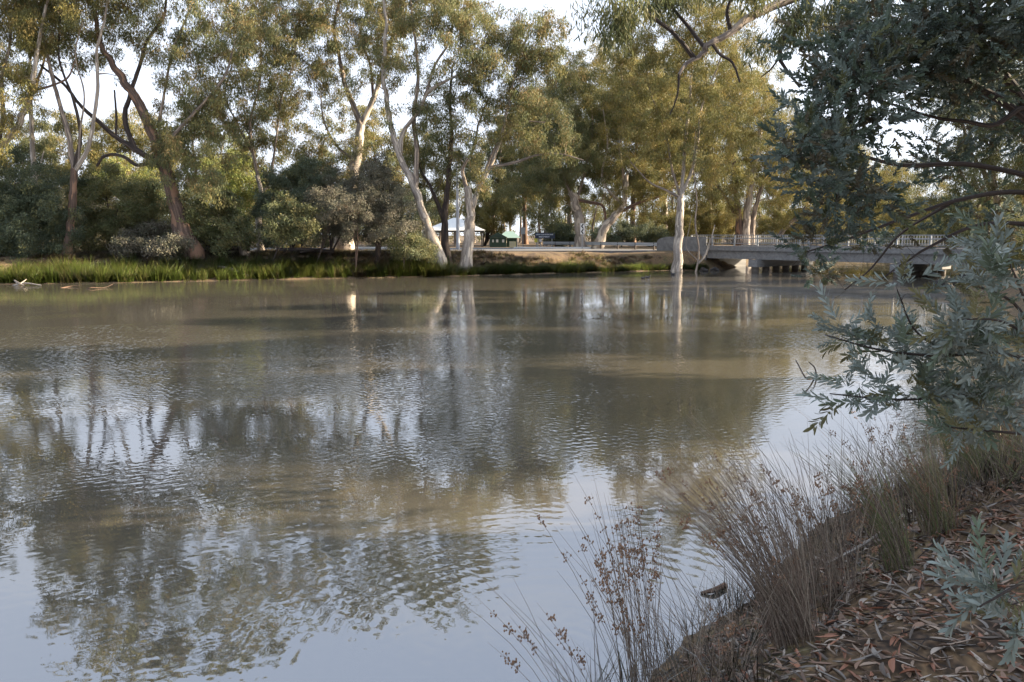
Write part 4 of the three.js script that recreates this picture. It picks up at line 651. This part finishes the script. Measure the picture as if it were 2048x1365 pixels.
{
  const r = rngOf(71), rockGeo = (s) => { const g = new THREE.IcosahedronGeometry(1, 3), p = g.attributes.position; for (let i = 0; i < p.count; i++) { const v = V(p.getX(i), p.getY(i), p.getZ(i)), q = 1 + 0.35 * fbm(v.x * 1.2 + s, v.y * 1.2, v.z * 1.2) + 0.08 * noise.noise(v.x * 6, v.y * 6, v.z * 6 + s); p.setXYZ(i, v.x * q, v.y * q * 0.65, v.z * q); } g.computeVertexNormals(); return g; };
  const rockMat = new THREE.MeshStandardMaterial({ map: concreteMap, color: 0x6a6460, roughness: 0.95 });
  [['leftmost', 1885, 571, 0.55], ['second', 1908, 566, 0.6], ['third', 1932, 562, 0.7], ['fourth', 1955, 558, 0.75]].forEach(([w, px, py, s], k) => { const p = onLevel(px, py, 0.1); const m = mesh('rock', rockGeo(k * 5 + 1), rockMat); m.position.copy(p); m.scale.setScalar(s); m.rotation.y = k; tag(m, w + ' dark rock of the heap at the water under the right end of the bridge', 'rock', 'rocks at the right end of the bridge'); });
  [['low dark stone under the left span of the bridge', 1430, 541, 0.4], ['flat stone at the foot of the white bridge gum', 1408, 542, 0.4]].forEach(([l, px, py, s], k) => { const m = mesh('rock', rockGeo(k * 3 + 30), rockMat); m.position.copy(onLevel(px, py, 0.05)); m.scale.setScalar(s); tag(m, l, 'rock'); });
  const duckMat = flat(0.03, 0.028, 0.03, 0.7), bill = flat(0.25, 0.2, 0.12);
  [['left of the two dark ducks swimming close together', 1287, 558, 1], ['right of the two dark ducks swimming close together', 1296, 556.5, 1], ['lone dark duck near the white bridge gum', 1346, 550, -1]].forEach(([l, px, py, dir]) => {
    const p = onLevel(px, py), root = thing('duck', l, 'duck', p, 'ducks on the river'); root.scale.set(dir, 1, 1);
    const prof = [[-0.2, 0.10, 0.012], [-0.15, 0.08, 0.05], [-0.05, 0.06, 0.085], [0.06, 0.055, 0.085], [0.12, 0.09, 0.055], [0.14, 0.15, 0.032], [0.145, 0.19, 0.034], [0.165, 0.215, 0.038], [0.195, 0.205, 0.025], [0.2, 0.203, 0.008]];
    mesh('body', new Tubes().add(prof.map(([x, y]) => V(x, y, 0)), prof.map((q) => q[2]), 12).geometry(), duckMat, root); mesh('bill', new Tubes().add([V(0.19, 0.2, 0), V(0.235, 0.192, 0)], [0.014, 0.006], 8).geometry(), bill, root);
  });
}
console.log('bank objects');

// ---------------------------------------------------------------- near bank: rushes, dead leaves, twigs
const rushMat = new THREE.MeshStandardMaterial({ vertexColors: true, roughness: 0.8 });
function rush(label, x, d, o) {
  const r = rngOf(o.seed), root = thing('rush_tussock', label, 'rushes', V(x, groundHeight(x, d) - 0.03, -d), 'rushes on the near bank'), t = new Tubes(), cols = [], heads = [], hc = [];
  const paint = (t0, c) => { for (let i = cols.length / 3; i < t.p.length / 3; i++) cols.push(...c); };
  for (let k = 0; k < o.n; k++) {
    const a = r() * 6.28, q = Math.sqrt(r()) * o.spread, h = o.h * (0.45 + 0.65 * Math.pow(r(), 0.7)), lean = V(o.lean[0] + (r() - 0.5) * o.fan * 2, 0, o.lean[1] + (r() - 0.5) * o.fan * 2), b = V(Math.cos(a) * q, 0, Math.sin(a) * q), bend = r() * 0.25;
    const pts = []; for (let i = 0; i <= 5; i++) { const u = i / 5; pts.push(b.clone().addScaledVector(lean, h * (u * 0.55 + u * u * (0.45 + bend))).add(V(0, h * (u - 0.2 * bend * u * u - 0.12 * lean.lengthSq() * u * u), 0))); }
    const rad = o.rad ?? 0.0016; t.add(pts, [rad * 1.2, rad * 1.1, rad, rad, rad * 0.8, rad * 0.35], 4); const c = o.cols[Math.floor(r() * o.cols.length)], e = 0.75 + r() * 0.5; paint(0, c.map((v) => v * e));
    if (r() < o.heads) { const n = 3 + Math.floor(r() * 5); for (let j = 0; j < n; j++) { const u = 0.62 + r() * 0.25, i = Math.floor(u * 5), p = pts[i].clone().lerp(pts[i + 1], u * 5 - i); for (let m = 0; m < 5; m++) { const dv = V(r() - 0.5, r() - 0.3, r() - 0.5).multiplyScalar(0.05); t.add([p, p.clone().add(dv)], [0.0008, 0.0006], 3); paint(0, [0.16, 0.10, 0.06]); const g = new THREE.OctahedronGeometry(0.0045 + r() * 0.003); g.scale(1, 1.5, 1); g.translate(p.x + dv.x, p.y + dv.y, p.z + dv.z); g.deleteAttribute('uv'); heads.push(g); } } }
  }
  const g = t.geometry(); g.setAttribute('color', new THREE.Float32BufferAttribute(cols, 3)); mesh('stems', g, rushMat, root, 'stuff');
  if (heads.length) mesh('seed_heads', mergeGeometries(heads), flat(0.20, 0.11, 0.06), root, 'stuff');
}
const straw = [[0.21, 0.16, 0.115], [0.155, 0.11, 0.08], [0.26, 0.21, 0.155], [0.11, 0.075, 0.055]], greenish = [[0.12, 0.15, 0.05], [0.17, 0.18, 0.07], [0.24, 0.20, 0.10], [0.09, 0.11, 0.04]];
const G = (px, py, d) => { const p = at(px, py, d); return [p.x, d]; };
rush('sparse tall rushes with seed heads standing in the water at the bottom', ...G(1290, 1400, 4.25), { seed: 1, n: 70, spread: 0.16, h: 1.35, lean: [-0.22, 0], fan: 0.22, heads: 0.45, cols: straw });
rush('few thin bare stems leaning left at the bottom of the view', ...G(1170, 1420, 4.1), { seed: 2, n: 14, spread: 0.15, h: 1.0, lean: [-0.5, 0], fan: 0.2, heads: 0.3, cols: straw });
rush('dense brown rush tussock leaning over the water in the foreground', ...G(1585, 1330, 4.2), { seed: 3, n: 260, spread: 0.16, h: 1.15, lean: [-0.42, -0.1], fan: 0.34, heads: 0.05, cols: straw });
rush('wispy brown rushes just behind the dense foreground tussock', ...G(1660, 1260, 4.9), { seed: 4, n: 150, spread: 0.2, h: 1.25, lean: [-0.25, -0.1], fan: 0.42, heads: 0.12, cols: straw });
rush('half green rush tussock at the edge of the leaf litter', ...G(1800, 1215, 5.0), { seed: 5, n: 170, spread: 0.11, h: 0.95, lean: [-0.4, -0.1], fan: 0.3, heads: 0.08, cols: [...straw, ...greenish] });
rush('short rush tussock with rusty base among the dead leaves', ...G(1875, 1165, 5.6), { seed: 6, n: 190, spread: 0.15, h: 0.8, lean: [-0.35, 0], fan: 0.34, heads: 0.06, cols: [...straw, [0.2, 0.11, 0.06], ...greenish] });
rush('bright green rush tussock higher up the near bank', ...G(1930, 1085, 6.9), { seed: 7, n: 300, spread: 0.2, h: 1.05, lean: [-0.15, 0], fan: 0.3, heads: 0.05, cols: greenish });
rush('green and straw rushes at the right edge behind the bright tussock', ...G(2035, 1040, 7.2), { seed: 8, n: 130, spread: 0.2, h: 1.25, lean: [-0.1, 0], fan: 0.35, heads: 0.1, cols: [...straw, ...greenish] });
rush('pale dry rushes fringing the water below the silvery wattle', ...G(1790, 1020, 7.6), { seed: 9, n: 80, spread: 0.35, h: 1.1, lean: [-0.2, 0], fan: 0.5, heads: 0.25, cols: straw });
rush('thin tangle of dry stems under the silvery wattle', ...G(1960, 960, 8.5), { seed: 10, n: 80, spread: 0.5, h: 1.1, lean: [-0.1, 0], fan: 0.6, heads: 0.2, cols: straw });
rush('knee-high tangle of straw stems on the bank above the bright tussock', ...G(1990, 990, 7.9), { seed: 12, n: 120, spread: 0.6, h: 0.9, lean: [-0.1, 0], fan: 0.8, heads: 0.1, cols: straw });
rush('broken dry stems between the short tussock and the bright tussock', ...G(1900, 1120, 6.2), { seed: 13, n: 110, spread: 0.4, h: 0.55, lean: [-0.2, 0], fan: 0.9, heads: 0.05, cols: straw });
rush('flattened pale stems at the right edge above the litter', ...G(2040, 1110, 6.1), { seed: 14, n: 120, spread: 0.4, h: 0.7, lean: [-0.3, 0], fan: 0.8, heads: 0.05, cols: [...straw, ...greenish] });
rush('loose pale stems at the bottom left of the dense tussock', ...G(1440, 1400, 3.9), { seed: 11, n: 60, spread: 0.25, h: 0.8, lean: [-0.1, 0], fan: 0.5, heads: 0.05, cols: straw });
{
  const r = rngOf(81), leafGeo = (seed) => { const q = rngOf(seed), P = [], I = [], N = 7, curl = (q() - 0.3) * 1.6, cup = 0.4 + q() * 0.9, bow = (q() - 0.5) * 0.3, wd = 0.16 + q() * 0.12; for (let i = 0; i <= N; i++) { const t = i / N, w = wd * Math.pow(Math.sin(Math.PI * clamp(0.03 + t * 0.94, 0, 1)), 0.8) * (1 - 0.35 * t); for (const s of [-1, 0, 1]) P.push((t - 0.5), cup * w * s * s * 0.9 + curl * (t - 0.5) * (t - 0.5) * 0.5, s * w * 0.5 + bow * Math.sin(Math.PI * t)); } for (let i = 0; i < N; i++) for (const s of [0, 1]) { const a = i * 3 + s; I.push(a, a + 1, a + 3, a + 3, a + 1, a + 4); } const g = new THREE.BufferGeometry(); g.setAttribute('position', new THREE.Float32BufferAttribute(P, 3)); g.setIndex(I); g.computeVertexNormals(); return g; };
  const geos = [1, 2, 3, 4, 5, 6, 7, 8].map(leafGeo), cols = [[0.22, 0.13, 0.082], [0.15, 0.095, 0.063], [0.28, 0.20, 0.14], [0.25, 0.11, 0.06], [0.34, 0.28, 0.22], [0.10, 0.075, 0.055], [0.20, 0.17, 0.14]], mats = cols.map((c) => { const m = flat(...c, 0.6); m.side = THREE.DoubleSide; return m; });
  const spots = []; for (let k = 0; k < 24000; k++) { const x = 0.6 + r() * 7.5, d = 1.9 + r() * 8, s = riverDistance(x, d).s; if (s < 0.05 || x / d > 0.85 || r() > sstep(-0.1, 0.5, s) || r() < sstep(5.2, 7.5, d) * 0.93) continue; spots.push([x, d, r()]); }
  spots.sort((a, b) => a[1] - b[1]);
  const place = (o, [x, d], big) => { const e = 0.06; o.position.set(x, groundHeight(x, d) + 0.008 + r() * 0.02, -d); o.rotation.set((r() - 0.5) * 0.9, r() * 6.28, (r() - 0.5) * 0.7); o.scale.set((0.03 + 0.11 * r()) * (r() < 0.1 ? 1.5 : 1), 0.05 + 0.09 * r(), (0.05 + 0.09 * r()) * (r() < 0.15 ? 1.8 : 1)); o.updateMatrix(); };
  const inView = spots.filter(([x, d]) => { const y = groundHeight(x, d), f = 1024 + FOCAL * x / (d * CP - (y - EYE) * SP * 1), v = (EYE - y) / d; return f < 2060 && f > 1300 && Math.atan(v) < PITCH + 0.45; }), single = new Set(inView.slice(0, 280));
  for (const s of single) { const m = mesh('fallen_leaf', geos[Math.floor(r() * 8)], mats[Math.floor(r() * 7)]); place(m, s); tag(m, 'dry brown curled gum leaf lying in the foreground litter', 'leaf', 'dead leaves lying nearest on the near bank'); }
  const rest = spots.filter((s) => !single.has(s)), o = new THREE.Object3D(), lit = new THREE.Group(); lit.name = 'leaf_litter'; scene.add(lit); tag(lit, 'carpet of dry gum leaves and twigs on the near bank', 'leaf litter', null, 'stuff');
  const lm = flat(1, 1, 1, 0.65); lm.side = THREE.DoubleSide;
  geos.forEach((g, k) => { const mine = rest.filter((_, i) => i % 8 === k), m = new THREE.InstancedMesh(g, lm, mine.length); mine.forEach((s, i) => { place(o, s); m.setMatrixAt(i, o.matrix); const c = cols[Math.floor(r() * 7)], e = 0.7 + r() * 0.6; m.setColorAt(i, tintOf.setRGB(c[0] * e, c[1] * e, c[2] * e)); }); m.name = 'dead_leaves'; m.userData.kind = 'stuff'; lit.add(m); });
  const tw = new Tubes(); for (let k = 0; k < 2200; k++) { const x = 0.6 + r() * 9, d = 1.9 + r() * 9; if (riverDistance(x, d).s < 0.05) continue; const a = r() * 6.28, l = 0.05 + r() * r() * 0.5, y = (q) => groundHeight(x + Math.cos(a) * l * q, d + Math.sin(a) * l * q) + 0.015; tw.add([0, 0.5, 1].map((q) => V(x + Math.cos(a) * l * q, y(q) + (q === 1 ? r() * 0.06 : r() * 0.02), -(d + Math.sin(a) * l * q))), [0.0045, 0.004, 0.002], 4); }
  mesh('fallen_twigs', tw.geometry(), M.barkDark, lit, 'stuff');
  stick('dead_branch', 'pale dead branch lying through the rushes at the water edge', 'branch', [[[V(...G(1650, 1180, 5.6), 0), V(...G(1730, 1150, 5.8), 0), V(...G(1800, 1130, 6.1), 0)].map((p) => V(p.x, groundHeight(p.x, p.y) + 0.12, -p.y)), 0.016, 0.01]], M.barkPale);
}
{
  const r = rngOf(91), list = []; for (let k = 0; k < 5200; k++) { const x = 0.3 + r() * 11, d = 2.2 + r() * 12, { s, near } = riverDistance(x, d); if (!near || s < -0.12 || (d < 6 && (s > 1.1 || r() < s * 0.75)) || x / d > 0.78) continue; list.push({ p: V(x, Math.max(-0.03, groundHeight(x, d) - 0.02), -d), s: 0.5 + r() * 0.8 }); }
  const m = foliage('dry_grass', bladeClump(9, 14, 0.32, 0.13, 0.006, 1.2), L.grass, list, [[0.20, 0.15, 0.10], [0.13, 0.095, 0.065], [0.26, 0.21, 0.14], [0.10, 0.10, 0.05]], r, scene); m.name = numbered('dry_grass'); tag(m, 'matted dry grass along the near waterline', 'grass', null, 'stuff');
}
console.log('near bank');
scene.traverse((o) => { if (o.isMesh) { o.castShadow = true; o.receiveShadow = true; } });
renderer.render(scene, camera);
